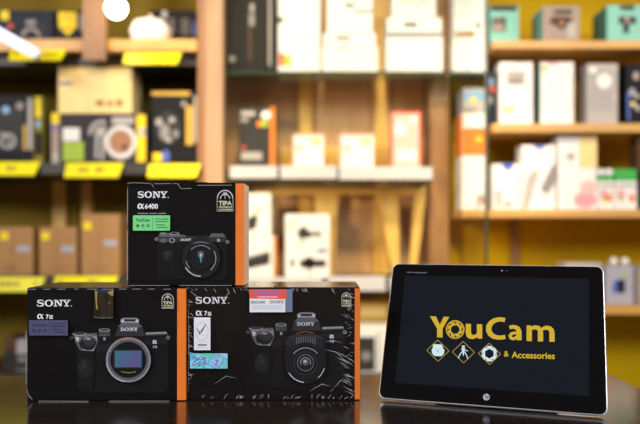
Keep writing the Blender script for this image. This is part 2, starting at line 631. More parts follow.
def strip(x0, x1, y0, y1, root):
    """Sloping price-strip holder clipped to a shelf front, with a row of ink marks."""
    a, b = xat(x0), xat(x1)
    za, zb = zat(y1), zat(y0)
    vs = []
    for x in (a, b):
        sh = 0.014 if x == b else 0.0
        vs += [(x, FY - .004, zb), (x - sh, FY - .03, za), (x - sh, FY - .026, za - .002), (x, FY - .002, zb - .002)]
    m = MB().add(vs, [(0, 1, 5, 4), (1, 2, 6, 5), (2, 3, 7, 6), (3, 0, 4, 7), (0, 3, 2, 1), (4, 5, 6, 7)], 'price_yellow')
    rnd = random.Random(int(x0 * 7 + y0))
    x = a + .015
    n = Vector((0, -(zb - za), .026)).normalized() * 0.0012
    while x < b - .03:
        ww = rnd.uniform(.008, .022)
        q = []
        for xx, tt in ((x, .35), (x + ww, .35), (x + ww, .68), (x, .68)):
            q.append(Vector((xx, FY - .004 - .026 * (1 - tt), za + (zb - za) * tt)) + n)
        if rnd.random() < .55:
            m.add(q, [(0, 1, 2, 3)], 'price_ink')
        x += ww + .007
    part(m, 'price_strip', root)


for a in ((12, 67, 50, 62), (125, 182, 53, 66), (-40, 41, 162, 176), (67, 124, 163, 178), (149, 201, 164, 178), (-45, 46, 277, 291), (56, 119, 276, 288)):
    strip(a[0], a[1], a[2], a[3], t)

# middle bay behind glass
c = thing('display_cabinet', 'glass-fronted wooden cabinet between the dark bay and the yellow bay', 'cabinet', (xat(330), FY, 0))
cx0, cx1 = xat(205.5), xat(456)
part(MB().box(cx0 + .002, cx1, 2.955, 2.975, 0.01, 2.25, 'wood_panel'), 'back_panel', c)
part(MB().box(xat(205.5), xat(224.5), FY - .03, FY + .03, 0.01, 2.25, 'wood_post', 0.003), 'stile', c)
part(MB().box(xat(430, 2.78), xat(449, 2.78), 2.78, 2.953, 0.01, 2.25, 'wood_upright', 0.002), 'upright', c)
for a, b in ((299, 312), (374, 389)):
    part(MB().box(xat(a, 2.93), xat(b, 2.93), 2.925, 2.953, 0.01, 2.25, 'wood_yellow', 0.002), 'stud', c)
part(MB().box(xat(281, 2.91), xat(372, 2.91), 2.895, 2.923, zat(172, 2.91), zat(147, 2.91), 'wood_yellow', .002), 'cross_rail', c)
part(MB().box(xat(225), xat(487), FY + .03, 2.775, zat(71.5), zat(69.8), 'shelf_glass'), 'glass_shelf', c)
part(MB().box(xat(225), xat(487), FY + .028, FY + .0295, zat(72), zat(69.5), 'glass_edge'), 'glass_shelf_edge', c)
part(MB().box(xat(225), xat(434), FY + .03, 2.777, zat(181), zat(167.5), 'dark_shelf', .002), 'shelf_board', c)
part(MB().box(xat(225), xat(434), FY + .03, 2.92, zat(292), zat(279), 'dark_shelf', .002), 'shelf_board', c)
part(MB().box(xat(225), xat(434), FY + .03, 2.92, zat(388), zat(376), 'dark_shelf', .002), 'shelf_board', c)
for a, b, y0, y1 in ((229, 277, 165.5, 178), (280, 337, 165.5, 178.5), (339.5, 433, 166.5, 179.5), (226, 322, 277.5, 291), (328, 386, 276.5, 291.5), (390, 433, 277.5, 291)):
    part(MB().box(xat(a), xat(b), FY + .012, FY + .028, zat(y1), zat(y0), 'label_rail', .002), 'label_rail', c)
GY = 2.50
part(MB().box(xat(222, GY), xat(485, GY), GY, GY + .006, zat(390, GY), 2.25, 'door_glass'), 'sliding_door', c)
part(MB().box(xat(485.2, GY), xat(487.8, GY), GY - .001, GY + .009, zat(390, GY), 2.25, 'glass_edge', .001), 'door_edge', c)
part(MB().box(xat(222, GY), xat(487.8, GY), GY - .006, GY + .014, zat(397, GY), zat(390.4, GY), 'metal_dark', .001), 'door_rail', c)
part(MB().box(xat(222, GY), xat(487.8, GY), GY - .006, 2.953, 0.01, zat(398, GY), 'wood_upright', .003), 'plinth', c)

# trestle seen under the glass shelf
tr = thing('wooden_trestle', 'pale yellow wooden trestle with tapered legs behind the cabinet glass', 'trestle', (xat(340), 2.83, zat(279) + .0005))
TY = 2.83


def tp(px, py):
    return at(px, py, TY)


zb = zat(279) + .0005
part(MB().box(xat(254, TY), xat(426, TY), TY - .02, TY + .02, zat(195, TY), zat(181, FY) - .002, 'wood_yellow', .003), 'rail', tr)
for a, b, w0, w1 in ((276, 262, 10, 7), (326, 326, 26, 18), (388, 396, 22, 7), (420, 412, 12, 7)):
    p, q = at(a, 194, TY), at(b, 240, TY)
    part(MB().beam((p.x, TY, zat(195, TY)), (q.x, TY, zb), w0 * PX, .034, 'wood_yellow', w1 * PX, .022), 'leg', tr)

# yellow bay
r = thing('shelving_unit', 'bright yellow-backed shelving bay with pale wooden boards', 'shelves', (xat(570), FY, 0))
rx0, rx1 = xat(457), xat(760)
part(MB().box(rx0, rx1, 2.955, 2.975, 0.01, 2.25, 'yellow_panel'), 'back_panel', r)
part(MB().box(rx1, rx1 + .03, FY + .01, 2.975, 0.01, 2.25, 'wood_upright', .002), 'upright', r)
for l, y0, y1 in ((493, 40.5, 48.5), (493, 123.5, 132), (462, 209.5, 217.5), (462, 306, 314.5)):
    part(MB().box(xat(l), rx1 - .001, FY, 2.953, zat(y1), zat(y0), 'wood_shelf', .002), 'shelf_board', r)
part(MB().box(xat(511, 2.94), xat(519, 2.94), 2.935, 2.953, zat(306), zat(218), 'wood_upright', .001), 'batten', r)

# ------------------------------------------------------------------ goods on the shelves
EPS = 0.0008


def carton(name, label, cat, x0, y0, x1, y1, m, Y=2.66, depth=0.14, side=None, group=None, sidemat=None, bottom=None, lid=None):
    """A retail carton whose front face covers the given pixels; returns (thing, print plane)."""
    zb = zat(y1, Y) if bottom is None else bottom
    zt = zat(y0, Y)
    a, b = xat(x0, Y), xat(x1, Y)
    o = thing(name, label, cat, ((a + b) / 2, Y + depth / 2, zb), group)
    mbx = MB().box(a, b, Y, Y + depth, zb, zt, m, .0025)
    part(mbx, 'carton', o)
    if sidemat:
        which, sm = sidemat
        xx = (a - .0012, a - .0002) if which == 'l' else (b + .0002, b + .0012)
        part(MB().box(xx[0], xx[1], Y + .003, Y + depth - .003, zb + .002, zt - .002, sm), 'side_panel', o)
    if lid:
        part(MB().box(a - .001, b + .001, Y - .001, Y + depth + .001, zt + .0002, zt + .008, lid, .001), 'lid', o)
    inv = Matrix.Translation(-o.location)
    return o, Print((a, Y, zb), (1, 0, 0), (0, 0, 1), step=1.5e-4, base=4e-4, inv=inv)


def marks(o, p, *specs):
    """specs: (part name, [(method, material, args...), ...])"""
    for nm, ops in specs:
        groups = []                       # marks printed well apart are parts of their own
        for op in ops:
            p.new()
            getattr(p, op[0])(op[1], *op[2:])
            vs = p.mb.v
            lo = [min(v[i] for v in vs) for i in (0, 2)]
            hi = [max(v[i] for v in vs) for i in (0, 2)]
            size = max(hi[0] - lo[0], hi[1] - lo[1])
            cur = [[(lo, hi, size)], [op]]
            keep = []
            for g in groups:
                near = False
                for (l2, h2, s2) in g[0]:
                    gap = math.hypot(*[max(0.0, l2[i] - hi[i], lo[i] - h2[i]) for i in (0, 1)])
                    near = near or gap <= max(.02, .5 * max(size, s2))
                if near:
                    cur = [g[0] + cur[0], g[1] + cur[1]]
                else:
                    keep.append(g)
            groups = keep + [cur]
        for g in groups:
            p.new()
            for op in sorted(g[1], key=ops.index):
                getattr(p, op[0])(op[1], *op[2:])
            p.done(nm, o)


# heights of the shelf tops the goods stand on
Z_D1, Z_D2, Z_D3, Z_D4 = (zat(v) + EPS for v in (39, 163.5, 276.5, 374))
Z_C1, Z_C2, Z_C3, Z_C4 = (zat(v) + EPS for v in (69.5, 165.4, 276.4, 376))
Z_C2 = zat(167.5) + EPS
Z_C3 = zat(279) + EPS
Z_Y1, Z_Y2, Z_Y3, Z_Y4 = (zat(v) + EPS for v in (40.5, 123.5, 209.5, 306))

# -- dark bay, top tier
o, p = carton('camera_box', 'navy camera carton with a ring lens picture on the top dark shelf', 'box', -22, 10, 53, 38, 'g_navy', bottom=Z_D1)
marks(o, p, ('picture_print', [('ring', 'g_grey', 31, 37, 10, 6.5, 180, 360), ('rect', 'g_grey', 26, 20, 36, 25), ('ellipse', 'g_charcoal', 42, 28, 4, 7), ('ellipse', 'g_blue', 4, 34, 5, 6)]),
      ('sticker', [('rect', 'g_yellow', 1, 11, 9, 20), ('rect', 'g_red', 8, 24, 13, 28)]))
o, p = carton('camera_box', 'navy carton with a yellow shield emblem on the top dark shelf', 'box', 55, 10, 83, 38, 'g_black', bottom=Z_D1)
marks(o, p, ('emblem', [('poly', 'g_yellow', (58.5, 12), (76.5, 12), (77, 27), (68, 36), (59, 27)), ('ellipse', 'g_gold', 67.5, 19, 6, 3), ('ellipse', 'g_yellow', 67.5, 24, 7, 6), ('stroke', 'g_brown', [(62, 27), (67, 30), (72, 27)], 1.2)]),
      ('lettering', [('rect', 'g_lavender', 80, 14, 82, 30)]))
o, p = carton('lens_box', 'black lens carton with faint lens drawings beside the glowing white parcel', 'box', 151, 10, 196, 39, 'g_black', bottom=Z_D1, Y=2.78)
marks(o, p, ('picture_print', [('rect', 'g_charcoal', 167, 19, 175, 36), ('rect', 'g_charcoal', 181, 19, 189, 36), ('ring', 'g_grey', 171, 30, 4, 2.8), ('ring', 'g_grey', 185, 30, 4, 2.8), ('ring', 'g_grey', 171, 22, 3.5, 2.5), ('ring', 'g_grey', 185, 22, 3.5, 2.5)]),
      ('sticker', [('rect', 'g_silver', 162, 11, 167, 18)]), ('side_label', [('rect', 'g_blue', 193, 22, 195.5, 36)]))
# white parcel, loosely wrapped
b0 = at(147, 38, 2.64)
o = thing('wrapped_parcel', 'overexposed white wrapped parcel right beside the round bulb', 'parcel', (b0.x, 2.70, Z_D1))
bm = bmesh.new()
bmesh.ops.create_icosphere(bm, subdivisions=3, radius=1.0)
rnd = random.Random(4)
vs = []
for v in bm.verts:
    q = v.co
    k = 1.0 / max(abs(q.x), abs(q.y), abs(q.z)) * .45 + .55
    x, y, z = q.x * k * .078, q.y * k * .055, q.z * k
    z = (z + 1) / 2
    x *= 1.0 - .45 * max(0, z - .55)
    z = max(0.0, min(z, 1.0)) * .104
    vs.append((x + .003 * math.sin(z * 160 + x * 60), y + .003 * math.sin(x * 120), z))
MB().add(vs, [[v.index for v in f.verts] for f in bm.faces], 'g_white', True).build('wrapping', o)
bm.free()
MB().box(-.006, .006, -.012, .012, .1045, .119, 'g_white', .003).build('knotted_top', o)

# -- dark bay, second tier
o, p = carton('camera_box', 'black camera carton with small bluish lens pictures at the edge of the dark bay', 'box', -35, 95, 33, 162, 'g_black', bottom=Z_D2, sidemat=('r', 'g_gold'))
marks(o, p, ('picture_print', [('rect', 'g_charcoal', -20, 108, 24, 150), ('ellipse', 'g_sky', 6, 110, 4), ('ring', 'g_mid', 8, 141, 8, 5.5), ('ellipse', 'g_grey', 20, 106, 4), ('stroke', 'g_mid', [(0, 132), (6, 136), (12, 147)], 2)]),
      ('edge_stripe', [('rect', 'g_gold', 23.5, 125, 26.5, 150), ('rect', 'g_mid', 28, 98, 32.5, 150)]))
o, p = carton('lens_box', 'slim yellow and black lens carton squeezed between two camera cartons', 'box', 35, 96, 42.5, 162, 'g_olive', bottom=Z_D2, depth=.1)
marks(o, p, ('stripe_print', [('rect', 'g_yellow', 35.5, 97, 41, 117), ('ellipse', 'g_sky', 38, 124, 3), ('rect', 'g_black', 35.5, 132, 42, 155)]))
o, p = carton('camera_box', 'silver mirrorless camera carton with a copper lens picture under the cream carton', 'box', 60, 114, 146, 162, 'g_charcoal', bottom=Z_D2, Y=2.645)
marks(o, p, ('picture_print', [('rect', 'g_lime', 63, 142, 84, 161), ('rect', 'g_white', 63, 128, 80, 141), ('rect', 'g_silver', 112, 117, 134, 124),
                         ('ring', 'g_mid', 102, 133, 13, 9, 170, 290), ('poly', 'g_silver', (96, 128), (106, 126), (104, 160), (95, 158)), ('poly', 'g_charcoal', (99, 136), (102, 136), (101, 158), (98, 158)),
                         ('ellipse', 'g_silver', 121, 142, 16, 18), ('ring', 'g_white', 121, 142, 15, 12.5), ('ellipse', 'g_taupe', 121, 142, 11.5, 12), ('ellipse', 'g_copper', 121, 142, 10, 10.5), ('ellipse', 'g_kraft', 117, 138, 4), ('ellipse', 'g_brown', 125, 147, 3)]),
      ('edge_stripe', [('rect', 'g_yellow', 137, 115, 146, 162), ('rect', 'g_silver', 139, 128, 146, 136)]))
o, p = carton('cream_box', 'pale cream carton lying on top of the mirrorless camera carton', 'box', 58, 67, 132, 113.3, 'g_cream', Y=2.64, bottom=zat(114, 2.645) + EPS)
marks(o, p, ('label_print', [('rect', 'g_purple', 59, 82, 72, 85)]), ('lettering', [('rect', 'g_kraft', 96, 100, 104, 106), ('rect', 'g_kraft', 107, 101, 113, 106), ('rect', 'g_kraft', 116, 100, 123, 106)]),
      ('tape_seam', [('rect', 'g_gold', 58.5, 68.5, 131.5, 69.5)]))
o, p = carton('small_box', 'narrow box with a yellow top and purple band beside the mirrorless camera carton', 'box', 51, 113, 59.5, 162, 'g_taupe', Y=2.655, bottom=Z_D2, depth=.06)
marks(o, p, ('yellow_cap', [('rrect', 'g_yellow', 51.5, 113, 59.5, 124, 1.5)]), ('label_print', [('rect', 'g_purple', 51, 125, 59.5, 129.5), ('rect', 'g_silver', 53, 152, 58, 161)]))
o, p = carton('camera_box', 'black camera carton with brown rim and orange band above a price strip', 'box', 151, 91, 197, 162, 'g_black', bottom=Z_D2)
marks(o, p, ('rim', [('rect', 'g_gold', 151.5, 91.5, 190, 95.5)]), ('edge_stripe', [('rect', 'g_gold', 186, 106, 193.5, 145), ('rect', 'g_silver', 194, 96, 196.6, 142)]),
      ('picture_print', [('ellipse', 'g_charcoal', 168, 128, 13, 17), ('ellipse', 'g_mid', 159, 122, 3.5, 4), ('ellipse', 'g_grey', 165, 132, 5, 8), ('ellipse', 'g_mid', 172, 120, 3, 3), ('ellipse', 'g_grey', 176, 134, 3, 4), ('ellipse', 'g_mid', 169, 140, 3, 2.5), ('ellipse', 'g_grey', 184, 104, 3, 3)]),
      ('sticker', [('rect', 'g_yellow', 153, 153, 162, 162), ('ellipse', 'g_blue', 166, 156, 4, 6)]))

# -- dark bay, third tier: three kraft cartons, and odds below
for (x0, y0, x1, lab, kx) in ((-8, 227, 33, 'kraft cardboard carton at the outer end of the row of three', 'g_kraft'),
                              (39, 227, 77, 'middle kraft cardboard carton of three, short with a yellow corner sticker', 'g_kraft'),
                              (81, 214, 120, 'tallest kraft cardboard carton, standing nearest the black camera boxes', 'g_kraft')):
    o, p = carton('cardboard_box', lab, 'box', x0, y0, x1, 276, kx, bottom=Z_D3, Y=2.645, group='kraft cartons on the dark shelf')
    sx = max(x0 + 2, 0)
    dy = y0 + (5 if x1 < 100 else 8)
    marks(o, p, ('sticker', [('rrect', 'g_yellow', sx + .5, dy, sx + 8.5, dy + 8, 1)]),
          ('label_print', [('rect', 'g_lavender', x1 - 16, y0 + (19 if x1 < 100 else 26), x1 - 3, y0 + (25 if x1 < 100 else 32))]),
          ('tape_seam', [('rect', 'g_kraft_dark', (x0 + x1) / 2 - .5, y0 + 1, (x0 + x1) / 2 + .5, 274)]),
          ('handling_marks', [('rect', 'g_kraft_dark', x0 + 12 + k * 5, 266, x0 + 14.5 + k * 5, 270) for k in range(3)]))
o, p = carton('accessory_box', 'small dark purple box in the shadow on the lowest dark shelf', 'box', 4, 336, 15, 373, 'g_brown', bottom=Z_D4, depth=.1)
marks(o, p, ('panel', [('rect', 'g_charcoal', 5, 350, 14, 369)]))
o, p = carton('accessory_box', 'small pale box with a dark base on the lowest dark shelf', 'box', 16, 340, 29, 373, 'g_mid', bottom=Z_D4, depth=.1)
marks(o, p, ('panel', [('rect', 'g_charcoal', 16.5, 354, 28, 369), ('rect', 'g_grey', 18, 357, 27, 362)]))

# -- cabinet, top tier on the glass shelf
o, p = carton('lens_box', 'tall black carton with vertical white lettering on the glass shelf', 'box', 226, -25, 267, 69, 'g_black', bottom=Z_C1)
marks(o, p, ('lettering', [('rect', 'g_mid', 250, 4, 254, 12), ('rect', 'g_grey', 249, 14, 254.5, 26), ('rect', 'g_brown', 249, 28, 251, 60), ('ellipse', 'g_grey', 232, 59, 3.5, 3)]))
o, p = carton('lens_box', 'slim black carton with a silver edge next to the white carton', 'box', 268, -25, 276, 69, 'g_black', bottom=Z_C1)
marks(o, p, ('edge_stripe', [('rect', 'g_mid', 268.5, -20, 271, 66)]))
o, p = carton('product_box', 'white carton with a red and green corner sticker on the glass shelf', 'box', 278, -20, 320, 69, 'g_white', bottom=Z_C1)
marks(o, p, ('sticker', [('rect', 'g_red', 279, 53, 284, 66), ('rect', 'g_lime', 283.5, 55, 291, 66)]), ('camera_icon', [('ellipse', 'g_charcoal', 280.5, 20, 3)]))


def white_stack(rows, Y, lab, grp):
    zb = Z_C1
    for i, (x0, y0, x1, y1, mk) in enumerate(rows):
        o, p = carton('product_box', lab[i], 'box', x0, y0, x1, y1, 'g_white', Y=Y, bottom=zb, group=grp, depth=.11)
        ops = [('panel', [(op[0], op[1], *op[2:]) for op in mk])] if mk else []
        marks(o, p, *ops)
        zb = zat(y0, Y) + EPS


white_stack([(322, 46, 378, 70, [('rect', 'g_mid', 338, 40 + 8, 350, 50)]), (323, 33, 376, 45.7, [('rect', 'g_grey', 336, 36, 350, 40)]), (327, -12, 373, 32.7, [('rect', 'ink_k5', 345, 3, 355, 8), ('rect', 'ink_k5', 354, 10, 372, 13)])], 2.65,
            ['bottom white carton of the overexposed stack beside the stickered white carton', 'thin white carton in the middle of the overexposed stack',
             'top white carton of the overexposed stack, dark slot on its face'], 'white cartons on the glass shelf')
white_stack([(386, 37, 443, 70, []), (387, 17.5, 442, 36.7, [('rect', 'ink_k4', 404, 22.5, 417, 27), ('rect', 'ink_k5', 387.5, 32.2, 441.5, 36.5)]), (392, -12, 436, 17.2, [('rect', 'g_silver', 398, 2, 428, 4)])], 2.655,
            ['bottom white carton of the stack with a grey-blue band', 'white carton with a grey-blue band and dark logo in the middle of its stack',
             'narrow white carton on top of the stack with the grey-blue band'], 'white cartons on the glass shelf')
white_stack([(453, 38, 486, 70, []), (454, -14, 486, 37.6, [('rect', 'g_kraft', 455, 31.5, 475, 36.5), ('rect', 'ink_k5', 475, 23, 481, 28)])], 2.66,
            ['lower white carton of the pair ending the glass shelf', 'upper white carton of the pair ending the glass shelf'], 'white cartons on the glass shelf')

# -- cabinet, second tier
o, p = carton('lens_box', 'black lens carton with orange spine standing alone in the cabinet', 'box', 239, 107, 275, 166, 'g_charcoal', bottom=Z_C2)
marks(o, p, ('orange_spine', [('rect', 'g_orange', 270, 106.8, 275, 166)]),
      ('lettering', [('rect', 'g_silver', 241, 111, 255, 116), ('rect', 'g_mid', 241, 118, 248, 122), ('ellipse', 'g_white', 266, 115, 5, 4.5)]),
      ('sticker', [('rect', 'g_lime', 261, 120, 268, 127), ('rect', 'g_orange', 257, 121, 261, 127)]),
      ('small_print', [('rect', 'g_mid', 241, 152, 262, 160), ('rect', 'g_red', 242, 146, 246, 149)]))
for (x0, y0, x1, lab) in ((293, 134, 324, 'short white carton with pink rim, first of two beside the black lens carton'), (340, 134, 374, 'short white carton with red rim next to the tall pink carton')):
    o, p = carton('product_box', lab, 'box', x0, y0, x1, 166, 'g_white', bottom=Z_C2, depth=.1, sidemat=('r', 'g_orange'))
    marks(o, p, ('rim', [('rect', 'g_pink', x0 + .3, y0 + .2, x1 - .3, y0 + 2.5), ('rect', 'g_pink', x0 + .3, y0 + 2.5, x0 + 2, 165)]), ('label_print', [('rect', 'g_pink', x0 + 3, y0 + 11, x0 + 11, y0 + 17), ('rect', 'g_cream', x1 - 13, y0 + 4, x1 - 4, y0 + 11)]))
o, p = carton('product_box', 'tall pink and white carton with red border in the cabinet', 'box', 391, 111, 421, 166, 'g_pink', bottom=Z_C2, depth=.1, sidemat=('r', 'g_red'))
marks(o, p, ('border', [('rect', 'g_red', 391.2, 111.2, 420.8, 113.5), ('rect', 'g_red', 391.2, 113, 393, 166), ('rect', 'g_red', 419, 113, 420.8, 166)]), ('label_print', [('ellipse', 'g_white', 400, 129, 6, 7), ('rect', 'g_white', 397, 150, 416, 161), ('ellipse', 'g_white', 413, 120, 4)]))

# -- cabinet end: stack on the yellow bay's third board, seen through the glass
o, p = carton('product_box', 'white carton standing on the yellow bay board under the orange carton', 'box', 462, 155.5, 487, 209, 'g_white', bottom=Z_Y3, Y=2.65, depth=.12)
marks(o, p, ('picture_print', [('poly', 'g_taupe', (475, 199), (480, 193), (487, 200), (484, 206)), ('ellipse', 'g_rose', 478, 205, 3)]))
o, p = carton('product_box', 'orange and white carton resting on a white carton behind the glass edge', 'box', 462, 113, 488, 155, 'g_white', bottom=zat(155.5, 2.65) + EPS, Y=2.65, depth=.12, sidemat=('l', 'g_orange'))
marks(o, p, ('orange_panel', [('rect', 'g_orange', 462.2, 128, 487.8, 155), ('ellipse', 'g_yellow', 479, 139, 3), ('rect', 'g_pink', 462.2, 113, 464, 128)]))
o, p = carton('product_box', 'bluish picture carton on top of the orange and white carton', 'box', 463.5, 88, 488, 112.6, 'g_lavender', bottom=zat(113, 2.65) + EPS, Y=2.65, depth=.12)
marks(o, p, ('picture_print', [('poly', 'g_sky', (464, 95), (476, 90), (488, 96), (488, 100), (464, 100)), ('rect', 'g_silver', 464, 101, 488, 112), ('ellipse', 'g_yellow', 473, 100, 3), ('rect', 'g_taupe', 465, 108, 477, 112)]))

# -- cabinet, third tier
o, p = carton('product_box', 'white carton with dark lens picture under the microphone carton pair, orange side', 'box', 241, 236, 276, 278, 'g_white', bottom=Z_C3, depth=.11, sidemat=('r', 'g_orange'))
o['label'] = 'white carton with a dark speaker bar picture and orange side, bottom of two'
marks(o, p, ('picture_print', [('poly', 'g_charcoal', (246, 257), (268, 251), (270, 252), (270, 264), (248, 269), (246, 267)), ('poly', 'g_grey', (246, 257), (268, 251), (270, 252.5), (248, 258.5))]),
      ('orange_edge', [('rect', 'g_orange', 273.5, 236.5, 275.8, 277.5)]))
o, p = carton('product_box', 'white carton with a dark tilted gadget picture, stacked on the speaker bar carton', 'box', 240, 193, 271, 235.5, 'g_white', bottom=zat(236, 2.66) + EPS, depth=.11)
marks(o, p, ('picture_print', [('poly', 'g_charcoal', (247, 219), (255, 214), (258, 217), (256, 228), (248, 231)), ('poly', 'g_grey', (253, 211), (263, 208), (264, 210), (254, 213))]))
o, p = carton('product_box', 'white carton with two dark microphone pictures one above the other', 'box', 285, 214, 330, 278, 'g_white', bottom=Z_C3, depth=.12, Y=2.64, sidemat=('r', 'g_orange'))
marks(o, p, ('upper_picture_print', [('poly', 'g_charcoal', (298, 230), (305, 226), (308, 231), (314, 232), (313, 236), (304, 239), (298, 237)), ('ellipse', 'g_grey', 317, 234, 5, 3.5), ('rect', 'g_mid', 301, 239, 303, 246)]),
      ('lower_picture_print', [('rect', 'g_charcoal', 291, 259, 294, 267), ('rrect', 'g_charcoal', 300, 260, 326, 267, 2), ('ellipse', 'g_black', 309, 263, 6, 6), ('rect', 'g_mid', 309, 268, 311, 277)]),
      ('blue_tag', [('rect', 'g_purple', 317, 249, 327, 252.5)]), ('yellow_tag', [('rect', 'g_cream', 291, 221, 294, 226)]))
# -- cabinet, fourth tier (between the black cartons and the tablet)
o, p = carton('product_box', 'white carton with a round black speaker picture, seen low between wrapped carton and tablet', 'box', 352, 326, 392, 375, 'g_white', bottom=Z_C4, depth=.12, Y=2.65)
marks(o, p, ('picture_print', [('rect', 'g_charcoal', 357, 337, 375, 371), ('ellipse', 'g_grey', 366, 356, 5, 5), ('rect', 'g_mid', 377, 332, 379, 371)]))
o, p = carton('product_box', 'yellow carton low in the cabinet behind the white speaker carton', 'box', 357, 302, 390, 375, 'g_gold', bottom=Z_C4, depth=.03, Y=2.80)
marks(o, p, ('label_print', [('rect', 'g_cream', 360, 306, 386, 316)]))

# -- yellow bay, top tier
o, p = carton('instant_camera_box', 'mint carton with a dark square camera picture at the cabinet end of the shelf', 'box', 490.5, 5, 519, 40, 'g_mint', bottom=Z_Y1, Y=2.64)
marks(o, p, ('picture_print', [('rect', 'g_charcoal', 491, 5.5, 517, 11), ('rrect', 'g_charcoal', 492, 17, 506, 32, 2), ('ring', 'g_taupe', 498, 21, 4, 2.5), ('rect', 'g_taupe', 493, 25, 504, 31)]))
o, p = carton('instant_camera_box', 'taupe camera carton with a mint side on the top yellow shelf', 'box', 543, 6, 580, 40, 'g_taupe', bottom=Z_Y1, Y=2.64, sidemat=('l', 'g_mint'))
marks(o, p, ('picture_print', [('rect', 'g_charcoal', 554, 10, 572, 14), ('rrect', 'g_brown', 550, 17, 572, 25, 2), ('ellipse', 'g_black', 561.5, 23, 6, 6), ('ellipse', 'g_copper', 561.5, 23, 3)]), ('label_print', [('rect', 'g_silver', 567, 23, 576, 38)]))
o, p = carton('instant_camera_box', 'mint carton with a dark T-shaped gadget picture on the top yellow shelf', 'box', 607, 5, 650, 40, 'g_mint', bottom=Z_Y1, Y=2.64, sidemat=('l', 'g_mint_dark'))
marks(o, p, ('picture_print', [('rect', 'g_charcoal', 620, 5.5, 634, 10), ('rrect', 'g_charcoal', 618.5, 16.5, 636, 24, 1.5), ('rect', 'g_charcoal', 623, 24, 629, 33), ('ellipse', 'g_taupe', 627, 20, 3)]))

# -- yellow bay, second tier
o, p = carton('lens_box', 'narrow dark navy carton tucked behind the glass edge', 'box', 489.5, 72, 497, 123, 'g_navy', bottom=Z_Y2, depth=.08)
marks(o, p, ('label_print', [('rect', 'g_sky', 489.7, 78, 493, 86), ('rect', 'g_red', 490, 87, 495, 92), ('rect', 'g_silver', 489.7, 96, 492, 104)]))
o, p = carton('phone_camera_box', 'white rounded carton with a grey square screen picture', 'box', 499.5, 62, 533, 123, 'g_white', bottom=Z_Y2, Y=2.64, depth=.09)
marks(o, p, ('picture_print', [('rrect', 'g_mid', 506.5, 71, 525, 85, 1), ('poly', 'g_grey', (508, 84), (515, 75), (520, 80), (524, 84)), ('rect', 'g_silver', 509, 73, 516, 77)]), ('label_print', [('rect', 'g_cream', 502, 106, 514, 113)]))
o, p = carton('phone_camera_box', 'plain white overexposed carton with a teal side edge', 'box', 540.5, 62, 574, 123, 'g_white', bottom=Z_Y2, Y=2.64, depth=.09, sidemat=('l', 'g_mint_dark'))
marks(o, p, ('top_print', [('rect', 'g_rose', 547, 62.3, 558, 64.5), ('rect', 'g_lime', 542, 66, 547, 71)]))
o, p = carton('phone_camera_box', 'pinkish grey carton with a round white lens picture', 'box', 587, 63.5, 618, 123, 'g_silver', bottom=Z_Y2, Y=2.64, depth=.09)
marks(o, p, ('picture_print', [('rrect', 'g_mid', 590, 70, 614, 110, 4), ('ellipse', 'g_white', 604, 81, 7.5), ('ellipse', 'g_white', 593, 70, 4, 3), ('ellipse', 'g_pink', 615, 97, 2)]))
o, p = carton('lens_box', 'black carton with scattered pale dots cut by the picture edge', 'box', 626, 64, 660, 123, 'g_black', bottom=Z_Y2, Y=2.64)
marks(o, p, ('picture_print', [('ellipse', 'g_mid', 636, 76, 3, 4), ('ellipse', 'g_lavender', 632, 92, 3, 4), ('ellipse', 'g_mid', 637, 96, 3, 2.5), ('ellipse', 'g_cream', 633, 104, 2.5), ('ellipse', 'g_mid', 638, 108, 3), ('rect', 'g_blue', 627, 92, 629.5, 120)]))

# -- yellow bay, third tier
o, p = carton('hanging_pack', 'shorter white carton with a blue hanging tab on the third yellow shelf', 'box', 493, 164, 521, 209, 'g_white', bottom=Z_Y3, Y=2.64, depth=.08)
marks(o, p, ('hang_tab', [('poly', 'g_blue', (502, 163.5), (514, 163.5), (511, 170), (504, 170))]), ('picture_print', [('ellipse', 'g_rose', 508, 204, 5, 3), ('rect', 'g_silver', 495, 190, 502, 206)]))
o, p = carton('hanging_pack', 'white carton with a blue tab and a grey diagonal tripod picture', 'box', 521.8, 145, 556, 209, 'g_white', bottom=Z_Y3, Y=2.64, depth=.08)
marks(o, p, ('hang_tab', [('poly', 'g_blue', (533, 145), (546, 145), (543, 149), (536, 149))]), ('picture_print', [('poly', 'g_grey', (540, 189), (552, 166), (555.5, 164), (555.5, 182), (547, 195)), ('poly', 'g_silver', (522.5, 208), (526, 180), (533, 170), (539, 172), (529, 208))]))
o, p = carton('hanging_pack', 'white and yellow carton with a soft pink picture on the third yellow shelf', 'box', 558, 136, 597, 209, 'g_white', bottom=Z_Y3, Y=2.645, depth=.08)
marks(o, p, ('yellow_panel', [('rect', 'g_cream', 579, 136.3, 596.8, 168)]), ('picture_print', [('ellipse', 'g_rose', 585, 200, 11, 8), ('ellipse', 'g_pink', 588, 188, 8, 7), ('rect', 'g_mid', 567, 153, 574, 160)]))
for i, (x0, x1, yt, lab) in enumerate(((598, 614, 181, 'white carton with a low green lid and two white knobs'), (615, 637, 181, 'wider white carton with a tall green lid'))):
    o, p = carton('lidded_box', lab, 'box', x0, yt, x1, 209, 'g_white', bottom=Z_Y3, Y=2.645, depth=.08, group='green lidded cartons')
    a, b = xat(x0, 2.645), xat(x1, 2.645)
    zt = zat(yt, 2.645)
    zl = zat(176.5 if i == 0 else 169, 2.645)
    part(MB().box(a, b, 2.645, 2.725, zt + .0003, zl, 'g_green', .004), 'lid', o)
    if i == 0:
        for kx in (601.5, 610):
            part(MB().sphere((xat(kx, 2.66), 2.67, zl + .0165), .0165, 'g_white'), 'knob', o)
    marks(o, p, ('picture_print', [('ellipse', 'g_rose', x0 + 6, 194, 4, 5), ('ellipse', 'g_lime', x0 + 6, 199, 2.5), ('ellipse', 'g_orange', x1 - 5, 198, 3, 4), ('rect', 'g_silver', x0 + 1, 184, x1 - 1, 187)]))
